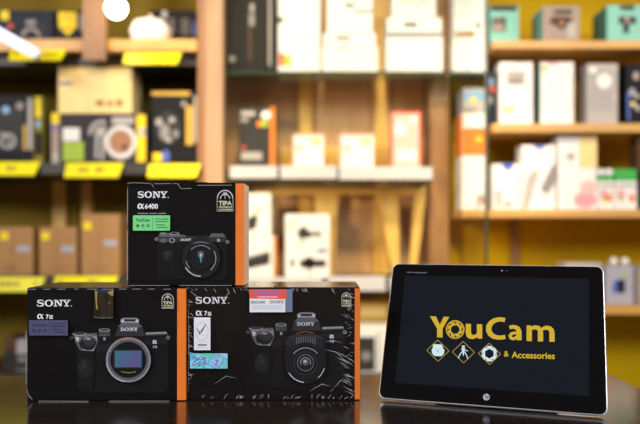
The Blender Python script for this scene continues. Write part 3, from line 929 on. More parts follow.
o, p = carton('lens_box', 'dark brown carton at the end of the third yellow shelf', 'box', 638, 136, 660, 209, 'g_brown', bottom=Z_Y3, Y=2.645, depth=.08)
marks(o, p, ('edge_stripe', [('rect', 'g_black', 638.3, 170, 642, 208)]))

# -- yellow bay, lowest visible board
o, p = carton('action_camera_box', 'pale grey carton with a dark blue camera picture and two white knobs', 'box', 606, 266, 634, 305, 'g_lavender', bottom=Z_Y4, Y=2.645, depth=.1)
marks(o, p, ('picture_print', [('poly', 'g_blue', (613, 281), (621, 279), (621, 292), (612, 293)), ('rrect', 'g_navy', 617, 280, 625, 293, 1), ('rect', 'g_lime', 621, 272, 627, 276)]))
for kx in (614, 625.5):
    part(MB().sphere((xat(kx, 2.67), 2.675, zat(266, 2.645) + .0158), .0155, 'g_white'), 'knob', o)
o, p = carton('action_camera_box', 'grey carton beside the knobbed pale carton, cut by the picture edge', 'box', 636, 266, 662, 305, 'g_grey', bottom=Z_Y4, Y=2.645, depth=.1)
marks(o, p, ('panel', [('rect', 'g_taupe', 637, 270, 660, 300)]))
o, p = carton('product_box', 'low white carton peeping over the top edge of the tablet', 'box', 566, 263, 602, 305, 'g_silver', bottom=Z_Y4, Y=2.66, depth=.1)
marks(o, p, ('panel', [('rect', 'g_mid', 569, 270, 599, 300)]))

# ------------------------------------------------------------------ bulb hung before the shelves, and a tube imitating a reflection
bl = at(116, 8, 2.50)
o = thing('hanging_bulb', 'glowing round bulb hanging before the top of the dark bay', 'lamp', tuple(bl))
MB().sphere((0, 0, 0), .037, 'lamp_bulb').build('bulb', o)
MB().lathe((0, 0, .034), [(.016, 0), (.018, .004), (.018, .045), (.010, .055), (.004, .06)], 'metal_dark').build('socket', o)
MB().tube([(0, 0, .092), (0, 0, .5), (0, 0, .95)], .003, 'metal_dark', 8).build('cord', o)
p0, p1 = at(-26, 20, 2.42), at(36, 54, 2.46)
o = thing('reflection_tube', 'slanting cold white glowing tube before the dark bay, imitating a lamp reflection', 'lamp', tuple(p1))  # added tube in place of a lamp reflection in the glass
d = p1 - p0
MB().tube([-d, -d * .5, (0, 0, 0)], .0195, 'reflection_glow', 16).build('tube', o)
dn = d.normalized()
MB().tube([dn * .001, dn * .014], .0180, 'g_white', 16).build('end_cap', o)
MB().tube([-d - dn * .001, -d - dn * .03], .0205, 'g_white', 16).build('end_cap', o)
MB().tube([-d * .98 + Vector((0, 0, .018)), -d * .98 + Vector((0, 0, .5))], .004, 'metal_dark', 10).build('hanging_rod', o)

# ------------------------------------------------------------------ the counter
TBX0, TBX1, TBY0, TBY1 = -1.05, 2.085 * DROP, 0.36, FPX * DROP / (375.5 - HY)
o = thing('counter_table', 'dark glossy wooden counter under the camera cartons and tablet', 'table', ((TBX0 + TBX1) / 2, (TBY0 + TBY1) / 2, 0))
part(MB().box(TBX0, TBX1, TBY0, TBY1, TABLE_Z - .035, TABLE_Z, 'wood_counter', .002), 'tabletop', o)
part(MB().box(TBX0 + .06, TBX1 - .06, TBY0 + .06, TBY1 - .06, TABLE_Z - .11, TABLE_Z - .036, 'wood_counter', .002), 'apron', o)
for sx in (TBX0 + .08, TBX1 - .08):
    for sy in (TBY0 + .08, TBY1 - .08):
        part(MB().beam((sx, sy, 0.001), (sx, sy, TABLE_Z - .112), .045, .045, 'wood_counter', .06, .06), 'leg', o)


# ------------------------------------------------------------------ camera cartons on the counter
def emblem(p, o, x0, y0, x1, y1):
    """Award mark: an arch with a globe over four capitals and two lines of small print."""
    cx, w, h = (x0 + x1) / 2, x1 - x0, y1 - y0
    r = w / 2
    cy = y0 + r
    p.new()
    p.ring('emblem_pale', cx, cy, r, r * .86, 180, 360)
    p.stroke('emblem_pale', [(x0 + .3, cy), (x0 + .3, y1), (x1 - .3, y1), (x1 - .3, cy)], .5)
    p.ring('emblem_pale', cx, cy + .1 * r, r * .62, r * .50, 180, 360)
    p.curve('emblem_pale', [(cx - r * .62, cy - r * .05), (cx - r * .3, cy - r * .35), (cx + r * .3, cy - r * .35), (cx + r * .62, cy - r * .05)], .5)
    p.stroke('emblem_pale', [(cx, cy - r * .5), (cx, cy + r * .1)], .5)
    p.ellipse('emblem_pale', cx, cy - r * .55, r * .28, r * .14)
    p.text('emblem_gold', 'TIPA', x0 + w * .10, y0 + h * .52, x1 - w * .08, y0 + h * .73, .035)
    p.text('emblem_gold', 'WORLD', x0 + w * .10, y0 + h * .77, x1 - w * .08, y0 + h * .855, .04)
    p.text('emblem_gold', 'AWARDS', x0 + w * .10, y0 + h * .885, x1 - w * .08, y0 + h * .965, .04)
    p.done('award_emblem', o)


def shop_sticker(p, o, x0, y0, x1, y1, m, ink, name='shop_sticker', **props):
    w, h = x1 - x0, y1 - y0
    X = lambda u: x0 + u * w
    Y = lambda v: y0 + v * h
    p.new()
    p.rrect(m, x0, y0, x1, y1, .8)
    p.text(ink, 'YouCam', X(.06), Y(.18), X(.46), Y(.42), .03)
    p.stroke(ink, [(X(.53), Y(.12)), (X(.53), Y(.88))], .35)
    for k, (u, v) in enumerate(((.13, .68), (.27, .68), (.41, .68))):
        p.stroke(ink, [(X(u) - 1.7, Y(v)), (X(u), Y(v) - 1.7), (X(u) + 1.7, Y(v)), (X(u), Y(v) + 1.7)], .4, True)
        p.ellipse(ink, X(u), Y(v), 1.0 if k == 0 else .6)
    for v, a, b in ((.24, .60, .95), (.40, .60, .93), (.62, .62, .86), (.78, .64, .92)):
        p.stroke(ink, [(X(a), Y(v)), (X(b), Y(v))], .7)
    p.done(name, o, **props)


def alpha_mark(p, m, x0, y0, x1, y1):
    """The slanted alpha: a loop whose tail crosses to the corner."""
    w, h = x1 - x0, y1 - y0
    T = lambda L: [(x0 + a * w, y0 + b * h) for a, b in L]
    p.curve(m, T([(.62, .30), (.50, .12), (.34, .06), (.18, .20), (.10, .52), (.15, .82), (.30, .94), (.46, .86), (.58, .68)]), [q * h for q in (.20, .20, .22, .28, .32, .28, .22, .20, .20)])
    p.curve(m, T([(.58, .68), (.74, .36), (.92, .04)]), [q * h for q in (.14, .16, .12)])
    p.curve(m, T([(.54, .06), (.64, .40), (.76, .84), (.88, .96), (.99, .88)]), [q * h for q in (.20, .28, .28, .18, .08)])


def full_frame_camera(p, dx, dy, lens):
    """Printed picture of a full-frame mirrorless camera; coordinates of the bare-body carton plus (dx, dy)."""
    def q(*pts):
        return [(x + dx, y + dy) for x, y in pts]
    P = lambda m, *pts: p.poly(m, *q(*pts))
    E = lambda m, x, y, rx, ry=None: p.ellipse(m, x + dx, y + dy, rx, ry)
    R = lambda m, a, b, c, d: p.rect(m, a + dx, b + dy, c + dx, d + dy)
    G = lambda m, x, y, r, ri, a0=0., a1=360.: p.ring(m, x + dx, y + dy, r, ri, a0, a1)
    P('ink_k1', (76, 336), (100, 334), (116, 334), (145, 334), (168, 335), (168.5, 388), (164, 392.5), (82, 392.5), (76.5, 387))
    P('ink_k2', (97, 345), (168, 337), (168, 343), (97, 352))
    # finder hump
    P('ink_k3', (115.2, 336), (118.3, 325.8), (121.5, 323.2), (139, 323.2), (142.3, 325.8), (145, 336))
    P('ink_k4', (118.6, 326), (121.6, 323.5), (139, 323.5), (142, 326), (141.5, 327), (119, 327))
    P('ink_k5', (121, 323.2), (120.6, 319.6), (123.4, 317.8), (136.5, 317.8), (139.2, 319.6), (138.8, 323.2))
    R('ink_k2', 124.5, 319.2, 135.4, 321.2)
    R('ink_k6', 121.2, 319.8, 124, 322.2)
    R('ink_k6', 136, 319.8, 138.6, 322.2)
    p.word('ink_k7', 120.5 + dx, 327.5 + dy, 138 + dx, 330.9 + dy)
    # left shoulder with dial, release and front wheel
    P('ink_k4', (73.5, 334), (97, 333), (98, 342), (95, 349), (88, 352.5), (80, 350), (75.5, 342))
    P('ink_k2', (79, 343), (84, 337), (94, 337), (97, 343), (93, 349), (87, 351), (81, 348.5))
    E('ink_k3', 89.5, 341.2, 6, 5)
    G('ink_k5', 89.5, 341.2, 6, 5.1, 190, 330)
    E('ink_k5', 88.5, 338.6, 2.6, 1.4)
    P('ink_k6', (75.4, 336.4), (79.5, 337.4), (78.8, 341.4), (76.4, 340.6))
    P('ink_k5', (93.5, 336), (97, 335.6), (97.4, 341), (95.6, 339))
    P('ink_k5', (82, 348), (86, 350), (92, 350), (95, 347.6), (94, 351), (88, 352.4), (83, 350.4))
    E('ink_k5', 79.8, 334, 7.2, 2.1)
    E('ink_k3', 79.8, 333.3, 5.8, 1.3)
    E('ink_k4', 71.8, 337.6, 2.0, 1.4)
    E('ink_k1', 71.8, 337.6, 1.1, .8)
    R('ink_k4', 99.2, 330.2, 110.2, 336)
    for i in range(6):
        R('ink_k2', 100 + i * 1.75, 331.4, 100.8 + i * 1.75, 335.6)
    E('ink_k5', 104.7, 329.9, 5.6, 1.7)
    E('ink_k3', 104.7, 329.7, 4.2, 1.0)
    R('ink_k5', 103.6, 337.2, 106, 340.2)
    # right shoulder
    P('ink_k5', (145.6, 332.4), (166.5, 331.6), (168.2, 335), (146.4, 336.2))
    P('ink_k3', (146.4, 334.4), (168, 333.6), (168.2, 335), (146.4, 336.2))
    G('ink_k5', 168.2, 337.4, 1.8, 1.0)
    # grip
    P('ink_k1', (77, 350), (94, 351), (96, 364), (93, 390), (79, 390), (77, 372))
    E('ink_k2', 85.5, 368, 7.2, 10)
    rnd = random.Random(9)
    for i in range(80):
        a, r_ = rnd.uniform(0, 6.28), rnd.uniform(0, 1) ** .7
        E('ink_k4' if i % 3 == 0 else 'ink_k3', 85.5 + 6 * r_ * math.cos(a), 367 + 8 * r_ * math.sin(a), .32)
    alpha_mark(p, 'ink_k7', 153.2 + dx, 339.8 + dy, 157.6 + dx, 343.2 + dy)
    p.text('ink_k6', '7', 153.4 + dx, 345.2 + dy, 155 + dx, 347.8 + dy, .03)
    for i in range(3):
        R('ink_k6', 155.6 + i * .7, 345.2, 156.0 + i * .7, 347.8)
    if not lens:
        c = (129, 359.4)
        E('ink_k3', *c, 22.6)
        G('ink_k5', *c, 22.4, 18.2)
        G('ink_k4', *c, 20.6, 18.2)
        G('ink_red', *c, 22.8, 22.0, 235, 305)
        G('ink_k6', *c, 22.4, 21.6, 100, 170)
        E('ink_k1', *c, 17.8)
        for a in (20, 75, 130, 200, 250, 310, 345):
            E('ink_k2', c[0] + 20.2 * math.cos(math.radians(a)), c[1] + 20.2 * math.sin(math.radians(a)), .8)
            E('ink_k6', c[0] + 20.0 * math.cos(math.radians(a)), c[1] + 20.0 * math.sin(math.radians(a)), .35)
        R('ink_k2', 113.8, 348.6, 143.6, 368.4)
        R('sensor_print', 115.6, 350.2, 142.2, 366.8)
        for i in range(9):
            E('ink_gold', 122.5 + i * 1.7, 371.2 + .06 * (i - 4) ** 2 * -1 + .9, .5)
        E('ink_k5', 110.8, 350.5, 1.2)
    else:
        c = (129.2, 368.0)
        G('ink_red', 129, 356, 19.6, 18.8, 215, 325)
        P('ink_k2', (108.5, 346), (112, 341), (121, 338.6), (137, 338.6), (146, 341), (149.6, 346), (149.6, 372), (146.5, 380), (111.5, 380), (108.5, 372))
        P('ink_k3', (109, 348), (112, 342), (121, 339.2), (137, 339.2), (146, 342), (149, 348), (146, 352), (112, 352))
        for i in range(17):
            x = 111 + i * 2.25
            t_ = abs(i - 8) / 8.0
            P('ink_k4' if 3 < i < 13 else 'ink_k2', (x, 341.2 + t_ * 3), (x + .9, 341.2 + t_ * 3), (x + .9 + (.4 if i > 8 else -.4), 351.5), (x + (.4 if i > 8 else -.4), 351.5))
        E('ink_k1', *c, 20.4, 20.8)
        G('ink_k2', *c, 20.2, 17.6)
        G('ink_k6', *c, 19.6, 18.7, 95, 150)
        G('ink_k6', *c, 19.6, 18.9, 15, 50)
        G('ink_k2', *c, 16.8, 12.4)
        for i in range(13):
            a = math.radians(222 + i * 8)
            E('ink_k6', c[0] + 15.2 * math.cos(a), c[1] + 15.2 * math.sin(a), .62, .5)
        E('ink_k1', *c, 12.2)
        G('ink_k3', *c, 12.0, 10.8)
        G('ink_k4', c[0], c[1] - .5, 8.6, 7.6)
        E('ink_k2', c[0], c[1] - .5, 7.4)
        G('ink_k5', c[0], c[1] - .5, 5.4, 4.6, 160, 380)
        E('ink_k4', c[0], c[1] - 1, 3.2)
        E('ink_k6', c[0] - .6, c[1] - 1.8, 1.5, 1.2)


def compact_camera(p):
    P = p.poly
    P('ink_k1', (157.5, 236.5), (160, 234.2), (186, 235.6), (199, 236.4), (212, 236), (224, 234), (226.6, 237), (227.6, 276), (224, 279.5), (160, 279.5), (157, 276))
    P('ink_k3', (158, 238), (160, 234.4), (186, 235.8), (198, 236.8), (212, 236.2), (224, 234.4), (226.6, 238), (226.6, 242), (158, 242))
    P('ink_k4', (159, 235), (163, 232.6), (170, 233.2), (186, 235.4), (186, 237), (159, 237))
    p.ellipse('ink_k5', 163.2, 233.4, 3.6, 1.3)
    p.ellipse('ink_k5', 174.5, 233.6, 5.0, 1.7)
    p.ellipse('ink_k2', 174.5, 233.3, 3.6, .9)
    P('ink_k4', (209.5, 236), (212, 233.4), (223, 233.4), (226, 237), (209.5, 237.2))
    p.rect('ink_k2', 196, 235.4, 209, 237)
    p.ellipse('ink_k4', 163.5, 240.5, 4, 2.2)
    p.ellipse('ink_k5', 172, 240.4, 3, 2.6)
    p.ellipse('ink_k2', 172, 240.4, 1.8, 1.6)
    p.ring('ink_k5', 156.6, 239, 1.7, .9)
    p.ring('ink_k5', 227.6, 242, 1.7, .9)
    P('ink_k1', (158.5, 244), (174, 245), (175.5, 252), (173.5, 277), (161, 277), (158.5, 270))
    p.ellipse('ink_k2', 168, 256, 5.6, 6)
    rnd = random.Random(3)
    for i in range(80):
        a, r_ = rnd.uniform(0, 6.28), rnd.uniform(0, 1) ** .7
        p.ellipse('ink_k4' if i % 3 == 0 else 'ink_k3', 168.5 + 5 * r_ * math.cos(a), 255 + 5 * r_ * math.sin(a), .30)
    p.word('ink_k7', 181, 238.6, 191.6, 240.9)
    alpha_mark(p, 'ink_k6', 217.2, 239, 220.6, 241.6)
    c = (201.2, 258.4)
    p.ellipse('ink_k2', c[0], c[1] - .6, 19.4, 20.4)
    P('ink_k4', (188, 245), (192, 241.2), (198, 239.4), (205, 239.4), (211, 241.4), (214.5, 245), (208, 243.6), (201, 243), (194, 243.6))
    p.ring('ink_k2', *c, 19.2, 17.2)
    p.ring('ink_k6', *c, 18.2, 17.2, 90, 150)
    p.ring('ink_k5', *c, 15.4, 14.4, 330, 410)
    p.ring('ink_k5', *c, 15.2, 14.4, 140, 170)
    p.ellipse('ink_k1', *c, 14.2)
    for i in range(12):
        a = math.radians(226 + i * 8)
        p.ellipse('ink_k6', c[0] + 13.0 * math.cos(a), c[1] + 13.0 * math.sin(a), .5, .42)
    p.ring('ink_k2', *c, 11.0, 9.6)
    p.ring('ink_k3', *c, 8.4, 7.8)
    p.ellipse('ink_k2', c[0], c[1], 6.0, 6.4)
    p.ellipse('ink_k4', c[0], c[1] - 4, 3.2, 3.6)
    P('ink_teal', (c[0] - 1.6, c[1] - 5), (c[0] + 1.6, c[1] - 5), (c[0] + .6, c[1] + 4), (c[0] - .4, c[1] + 4))
    p.ellipse('ink_k6', c[0], c[1] - 3.4, 1.0, 1.6)


def chips(p, o, pts, name='worn_edge'):
    p.new()
    for pl in pts:
        p.stroke('chip_pale', pl, .45)
    p.done(name, o)


def camera_carton(label, px0, px1, Y, zb, h, d, spine, side='carton_orange'):
    a, b = xat(px0, Y), xat(px1, Y)
    o = thing('camera_carton', label, 'box', ((a + b) / 2, Y + d / 2, zb))
    part(MB().box(a, b, Y, Y + d, zb, zb + h, 'carton_black', .0012), 'carton', o)
    s = xat(spine, Y)
    m = MB()
    m.box(s, b + .0004, Y - .0003, Y + .0006, zb + .0012, zb + h - .0012, 'carton_orange')
    part(m, 'orange_spine', o)
    part(MB().box(b + .0001, b + .0005, Y + .0008, Y + d - .001, zb + .001, zb + h - .001, side), 'side_panel', o)
    inv = Matrix.Translation(-o.location)
    return o, Print((a, Y, zb), (1, 0, 0), (0, 0, 1), inv=inv, step=2.5e-5, base=1.5e-4)


YA = FPX * DROP / (401.0 - HY)
HA = DROP - (288.0 - HY) / FPX * YA
DA = .122
# bare-body carton
o, p = camera_carton('black full-frame body carton showing the open sensor, mauve shop sticker', 27, 185.4, YA, TABLE_Z + .0003, HA, DA, 177.2)
p.new().word('print_white', 36.8, 299.8, 70.6, 306.4).ellipse('print_white', 71.5, 306, .5).done('brand_lettering', o)
p.new()
alpha_mark(p, 'print_white', 37.2, 314, 43.8, 318.8)
p.text('print_white', '7', 46, 314.4, 48.8, 318.8, .04)
for i in range(3):
    p.rect('print_white', 49.6 + i * 1.2, 315.2, 50.3 + i * 1.2, 318.8)
p.rect('print_white', 49.4, 315.2, 53, 315.7).rect('print_white', 49.4, 318.3, 53, 318.8)
p.done('model_lettering', o)
p.new()
full_frame_camera(p, 0, 0, False)
p.done('camera_picture', o)
emblem(p, o, 162.4, 293.2, 174.4, 308)
shop_sticker(p, o, 30.2, 319.8, 69, 335, 'sticker_mauve', 'sticker_mauve_ink', label='dark mauve shop sticker')
p.new().poly('tape_brown', (95.6, 288.6), (114.8, 288.6), (114.2, 318), (94.8, 317.6))
p.poly('tape_glint', (96, 290), (98.4, 291), (98, 300), (99, 309), (97.4, 309), (96.4, 298)).poly('tape_glint', (108, 292), (114.6, 289.5), (114.2, 296), (110.5, 294.2))
p.poly('tape_blue', (99, 289), (109, 288.8), (107, 292.4), (100.5, 291.8)).stroke('tape_glint', [(109, 302.8), (112, 302.4)], .5)
p.stroke('chip_pale', [(95.2, 316.8), (104, 317.6), (113.8, 317.2)], .3)
p.done('sealing_tape', o)
rnd = random.Random(11)
ch = [[(28 + i * 15 + rnd.uniform(0, 3), 288.9), (34 + i * 15 + rnd.uniform(0, 6), 288.7 + rnd.uniform(0, .3))] for i in range(10)]
ch += [[(27.6, 330), (27.8, 348)], [(27.7, 360), (27.7, 384)], [(28, 388), (30, 394), (34, 399)], [(40, 400.2), (90, 400.4)], [(110, 400.3), (170, 400.2)], [(29, 391), (31, 396.5)]]
chips(p, o, ch)

# shrink-wrapped carton
YB = YA + .004
ZBT = TABLE_Z + .0003
o, p = camera_carton('black shrink-wrapped camera carton picturing a lens, with hologram and red warranty stickers', 187.2, 359.6, YB, ZBT, HA, DA, 354.8)
p.new().word('print_white', 195.4, 297, 227.6, 303.6).ellipse('print_white', 228.6, 303.2, .5).done('brand_lettering', o)
p.new()
alpha_mark(p, 'print_white', 195.8, 310.6, 202.6, 315.6)
p.text('print_white', '7', 204.4, 311, 207.2, 315.6, .04)
for i in range(3):
    p.rect('print_white', 208 + i * 1.2, 312, 208.7 + i * 1.2, 315.6)
p.rect('print_white', 207.8, 312, 211.4, 312.5).rect('print_white', 207.8, 315.1, 211.4, 315.6)
p.done('model_lettering', o)
p.new()
full_frame_camera(p, 176.4, -5.4, True)
p.done('camera_picture', o)
emblem(p, o, 341.4, 292.2, 351, 306)
p.new().rect('tag_white', 194.6, 317, 211, 349.6).ring('tag_faint', 202.6, 331, 6.4, 5.9, asp=1.45)
p.curve('tag_ink', [(197.6, 328), (200.6, 333.4), (202, 331), (206.6, 323.6)], [.6, 1.7, 1.6, .7])
p.stroke('tag_faint', [(198, 334.6), (207, 334.6)], .4).stroke('tag_ink', [(198.4, 344.4), (207.4, 344.4)], 1.3).stroke('tag_faint', [(196.6, 341.4), (209, 341.4)], .35).stroke('tag_faint', [(196.6, 347), (209, 347)], .35)
p.done('check_mark_sticker', o, label='white sticker with a black check mark')
p.new().rrect('hologram', 190.6, 352.8, 228, 367.8, .6)
p.text('tag_ink', 'YouCam', 193, 355.4, 207, 359, .02)
for k in range(3):
    p.stroke('tag_ink', [(193.2 + k * 5, 363), (195 + k * 5, 361), (196.8 + k * 5, 363), (195 + k * 5, 365)], .5, True)
for yy, a, b in ((356, 212, 225.5), (358.6, 212, 224), (362.4, 213, 222), (365, 213, 225)):
    p.stroke('tag_faint', [(a, yy), (b, yy)], .6)
p.done('hologram_sticker', o, label='shimmering green and blue hologram sticker')
p.new().rect('tag_blue_film', 284.6, 289, 292.6, 311.6).rect('tag_white', 250, 297, 285.4, 311.8).poly('tag_red', (249.6, 289), (286.4, 289), (286.4, 298.8), (250, 298.2))
p.text('tag_purple', 'WARRANTY', 253.5, 289.7, 282.5, 295, .04).stroke('tag_white', [(258, 296.6), (278, 296.6)], .7)
p.text('tag_ink', 'iSOAR', 251, 300.4, 265.4, 303.2, .02, .2).word('tag_ink', 269.8, 300.2, 284.4, 303)
for yy in (305.4, 306.9, 308.4):
    p.stroke('tag_faint', [(252.4, yy), (283.4, yy)], .45)
p.done('warranty_sticker', o, label='red and white warranty sticker')
# the film and its creases
inv = Matrix.Translation(-o.location)
a, b = xat(187.2, YB), xat(359.6, YB)
e = .0006
mb = MB().box(a - e, b + e + .0003, YB - .0011, YB + DA + e, ZBT, ZBT + HA + .0008, 'shrink_film', .0012)
part(mb, 'shrink_film', o)
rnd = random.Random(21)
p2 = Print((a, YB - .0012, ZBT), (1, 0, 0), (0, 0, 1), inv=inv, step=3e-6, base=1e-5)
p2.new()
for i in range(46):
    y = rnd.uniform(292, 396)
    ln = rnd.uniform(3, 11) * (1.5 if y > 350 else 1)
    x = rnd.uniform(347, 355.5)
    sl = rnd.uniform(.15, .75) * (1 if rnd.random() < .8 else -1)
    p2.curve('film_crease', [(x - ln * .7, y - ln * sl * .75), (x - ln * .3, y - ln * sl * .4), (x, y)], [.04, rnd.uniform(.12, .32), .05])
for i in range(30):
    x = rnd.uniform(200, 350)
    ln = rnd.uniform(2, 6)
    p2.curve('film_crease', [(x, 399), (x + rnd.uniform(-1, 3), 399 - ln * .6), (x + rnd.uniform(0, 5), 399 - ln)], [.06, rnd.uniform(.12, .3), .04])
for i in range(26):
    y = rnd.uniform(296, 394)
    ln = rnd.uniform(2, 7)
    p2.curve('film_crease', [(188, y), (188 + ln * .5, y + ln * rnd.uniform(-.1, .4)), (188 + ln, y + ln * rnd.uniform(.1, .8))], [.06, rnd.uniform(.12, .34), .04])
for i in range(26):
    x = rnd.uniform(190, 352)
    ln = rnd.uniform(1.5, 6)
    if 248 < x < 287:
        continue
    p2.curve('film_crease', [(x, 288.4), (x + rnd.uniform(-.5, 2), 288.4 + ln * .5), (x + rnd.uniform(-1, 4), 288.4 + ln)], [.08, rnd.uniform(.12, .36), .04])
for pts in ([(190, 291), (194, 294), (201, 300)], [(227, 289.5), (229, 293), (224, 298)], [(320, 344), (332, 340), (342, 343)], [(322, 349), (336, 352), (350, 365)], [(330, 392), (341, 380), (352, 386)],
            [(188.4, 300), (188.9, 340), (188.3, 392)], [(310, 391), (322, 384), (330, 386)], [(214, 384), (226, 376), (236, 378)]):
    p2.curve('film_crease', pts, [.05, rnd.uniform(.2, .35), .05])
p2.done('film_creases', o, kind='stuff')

# compact-camera carton on top of the two
ZC = ZBT + HA + .0012
YC = FPX * (CAM_Z - ZC) / (286.0 - HY)
HC = (CAM_Z + (HY - 182.6) / FPX * YC) - ZC
o, p = camera_carton('black compact camera carton with green shop sticker, stacked on the other two', 127.6, 243.6, YC, ZC, HC, .072, 235.6, 'carton_pale')
p.new().word('print_white', 137.6, 191.4, 167.4, 197.8).ellipse('print_white', 168.3, 197.4, .5).done('brand_lettering', o)
p.new()
alpha_mark(p, 'print_white', 137.6, 203.6, 144.2, 208.8)
p.text('print_white', '6400', 145, 203.8, 158, 208.8, .025)
p.stroke('print_grey', [(137.8, 213.4), (148, 213.4)], .8).stroke('print_grey', [(149.2, 213.4), (157, 213.4)], .8).stroke('print_grey', [(158, 213.4), (166, 213.4)], .8)
p.done('model_lettering', o)
p.new()
compact_camera(p)
p.done('camera_picture', o)
emblem(p, o, 217.2, 190, 233.6, 211.2)
shop_sticker(p, o, 133.6, 215.4, 170.6, 230.6, 'sticker_green', 'sticker_ink', label='bright green shop sticker')
# tuck flaps of the lid
a, b = xat(127.6, YC), xat(243.6, YC)
zt = ZC + HC
part(MB().box(xat(130, YC), xat(153, YC), YC - .0009, YC + .0002, zat(185, YC), zt + .0006, 'carton_black', .0003), 'tuck_flap', o)
part(MB().box(xat(155, YC), xat(172, YC), YC + .0018, YC + .0030, zat(183, YC), zt + .0012, 'carton_black', .0003), 'tuck_flap', o)
part(MB().box(xat(182, YC), xat(208, YC), YC - .0009, YC + .0002, zat(187, YC), zt + .0006, 'carton_black', .0003), 'tuck_flap', o)
p.base = .0012
chips(p, o, [[(130, 183.4), (135, 183), (151, 183.6)], [(152, 183.8), (154.6, 187.4)], [(155, 184), (172, 183.8)], [(174, 183.6), (178.5, 184), (181.4, 188.6)], [(181.6, 188.8), (192, 188.6)], [(198, 185.6), (232, 185.4)],
             [(128.6, 188), (128.3, 222)], [(128.3, 230), (128.2, 280)], [(130, 285.2), (170, 285.3)], [(180, 285.2), (232, 285.2)]])
p.base = 1.5e-4
part(MB().box(a - .0016, a - .0004, YC + .006, YC + .066, ZC + .001, ZC + HC * .86, 'carton_pale', .0004), 'inner_flap', o)

# ------------------------------------------------------------------ the tablet
YAW, TILT, TW, TH, TT = .3306, .4598, .300, .2081, .0080
base = Vector((.2240, .9383, TABLE_Z + TT * math.sin(TILT) + .0002))
o = thing('tablet', 'black tablet with silver rim showing a gold shop logo, leaning on its stand', 'tablet', tuple(base), rot=(-TILT, 0, -YAW))
MW = Matrix.Translation(base) @ Matrix.Rotation(-YAW, 4, 'Z') @ Matrix.Rotation(-TILT, 4, 'X')
inv = MW.inverted()


def rounded(x0, x1, z0, z1, r, n=6):
    pts = []
    for cx, cz, a in ((x1 - r, z1 - r, 0), (x0 + r, z1 - r, 90), (x0 + r, z0 + r, 180), (x1 - r, z0 + r, 270)):
        for i in range(n + 1):
            t_ = math.radians(a + 90 * i / n)
            pts.append((cx + r * math.cos(t_), cz + r * math.sin(t_)))
    return pts


def slab(m, loops):
    """Stack of (inset, y) loops of the rounded outline, capped."""
    mb = MB()
    vs, n = [], 0
    for ins, y in loops:
        L = rounded(-TW / 2 + ins, TW / 2 - ins, ins, TH - ins, .010 - ins * .6)
        n = len(L)
        vs += [(x, y, z) for x, z in L]
    fs = []
    for i in range(len(loops) - 1):
        fs += [(i * n + k, i * n + (k + 1) % n, (i + 1) * n + (k + 1) % n, (i + 1) * n + k) for k in range(n)]
    fs.append(tuple(range(n)))
    fs.append(tuple(reversed(range((len(loops) - 1) * n, len(loops) * n))))
    return mb.add(vs, fs, m)


slab('tablet_silver', [(.0010, 0), (.0004, .0003), (0, .0010), (0, .0055), (.0012, .0080)]).build('rim_shell', o, label='silver metal rim and back')
slab('bezel_black', [(.0014, -.0004), (.0010, -.0001)]).build('bezel', o)
ex = (MW.to_3x3() @ Vector((1, 0, 0)))
ez = (MW.to_3x3() @ Vector((0, 0, 1)))
fo = MW @ Vector((0, -.0004, 0))
p = Print(fo, ex, ez, step=2e-5, base=2e-5, inv=inv)
sc = p.new().poly('screen_on', (405, 275.4), (589, 278.6), (588.8, 396), (395.2, 382.8)).done('screen', o, label='lit dark screen')
# shop logo: letters follow the screen's perspective through a fixed baseline slope
p.new()
p.poly('screen_gold', (430, 316.2), (435.9, 316.4), (439.9, 324.8), (443.6, 316.7), (449.3, 316.9), (442.6, 328.8), (442.6, 337.5), (437.1, 337.3), (437.1, 328.6))
p.poly('screen_gold', (465.8, 323.8), (471, 323.9), (471, 332.2), (471.6, 334.2), (473.4, 335.1), (475.6, 334.6), (476.9, 333), (476.9, 324.2), (482.2, 324.3), (482.2, 338.7), (477.7, 338.6), (477.1, 336.9), (475.2, 338.5), (472.4, 339.1), (469.2, 338.7), (466.8, 336.9), (465.8, 333.6))
p.curve('screen_gold', [(505, 320.2), (502, 319.5), (498.6, 319.4), (494.8, 320.4), (491.2, 322.8), (488.9, 326.4), (488.7, 330.4), (490.4, 334), (493.6, 336.5), (497.4, 337.5), (501.4, 337.6), (505.3, 336.9)],
        [4.3, 4.2, 4.3, 4.7, 5.2, 5.6, 5.6, 5.3, 4.8, 4.3, 4.1, 4.2])
p.curve('screen_gold', [(509.4, 327.6), (512.4, 326.8), (515.4, 327.2), (517.9, 328.6), (519, 331.2), (519.1, 335), (519.1, 340.2)], [3.8, 3.7, 4.0, 4.6, 5.0, 5.0, 5.0])
p.curve('screen_gold', [(517.6, 332.9), (514.2, 333), (511.4, 333.8), (510.1, 335.9), (511, 338.1), (513.2, 338.9), (515.6, 338), (517.4, 336)], [2.8, 2.8, 3.2, 3.6, 3.4, 3.0, 2.9, 2.8])
p.poly('screen_gold', (526.6, 325.4), (530.9, 325.5), (531.6, 327.6), (531.9, 330.5), (531.9, 341.2), (526.6, 341))
p.curve('screen_gold', [(530.6, 329.4), (532.6, 327.9), (535.4, 327.3), (538.2, 328), (540, 330), (540.5, 333), (540.5, 341.5)], [2.4, 3.6, 4.2, 4.6, 5.0, 5.3, 5.3])
p.curve('screen_gold', [(541.6, 330), (543.6, 328.4), (546.6, 327.7), (549.6, 328.4), (551.5, 330.4), (552, 333.4), (552, 341.8)], [2.4, 3.6, 4.2, 4.6, 5.0, 5.3, 5.3])


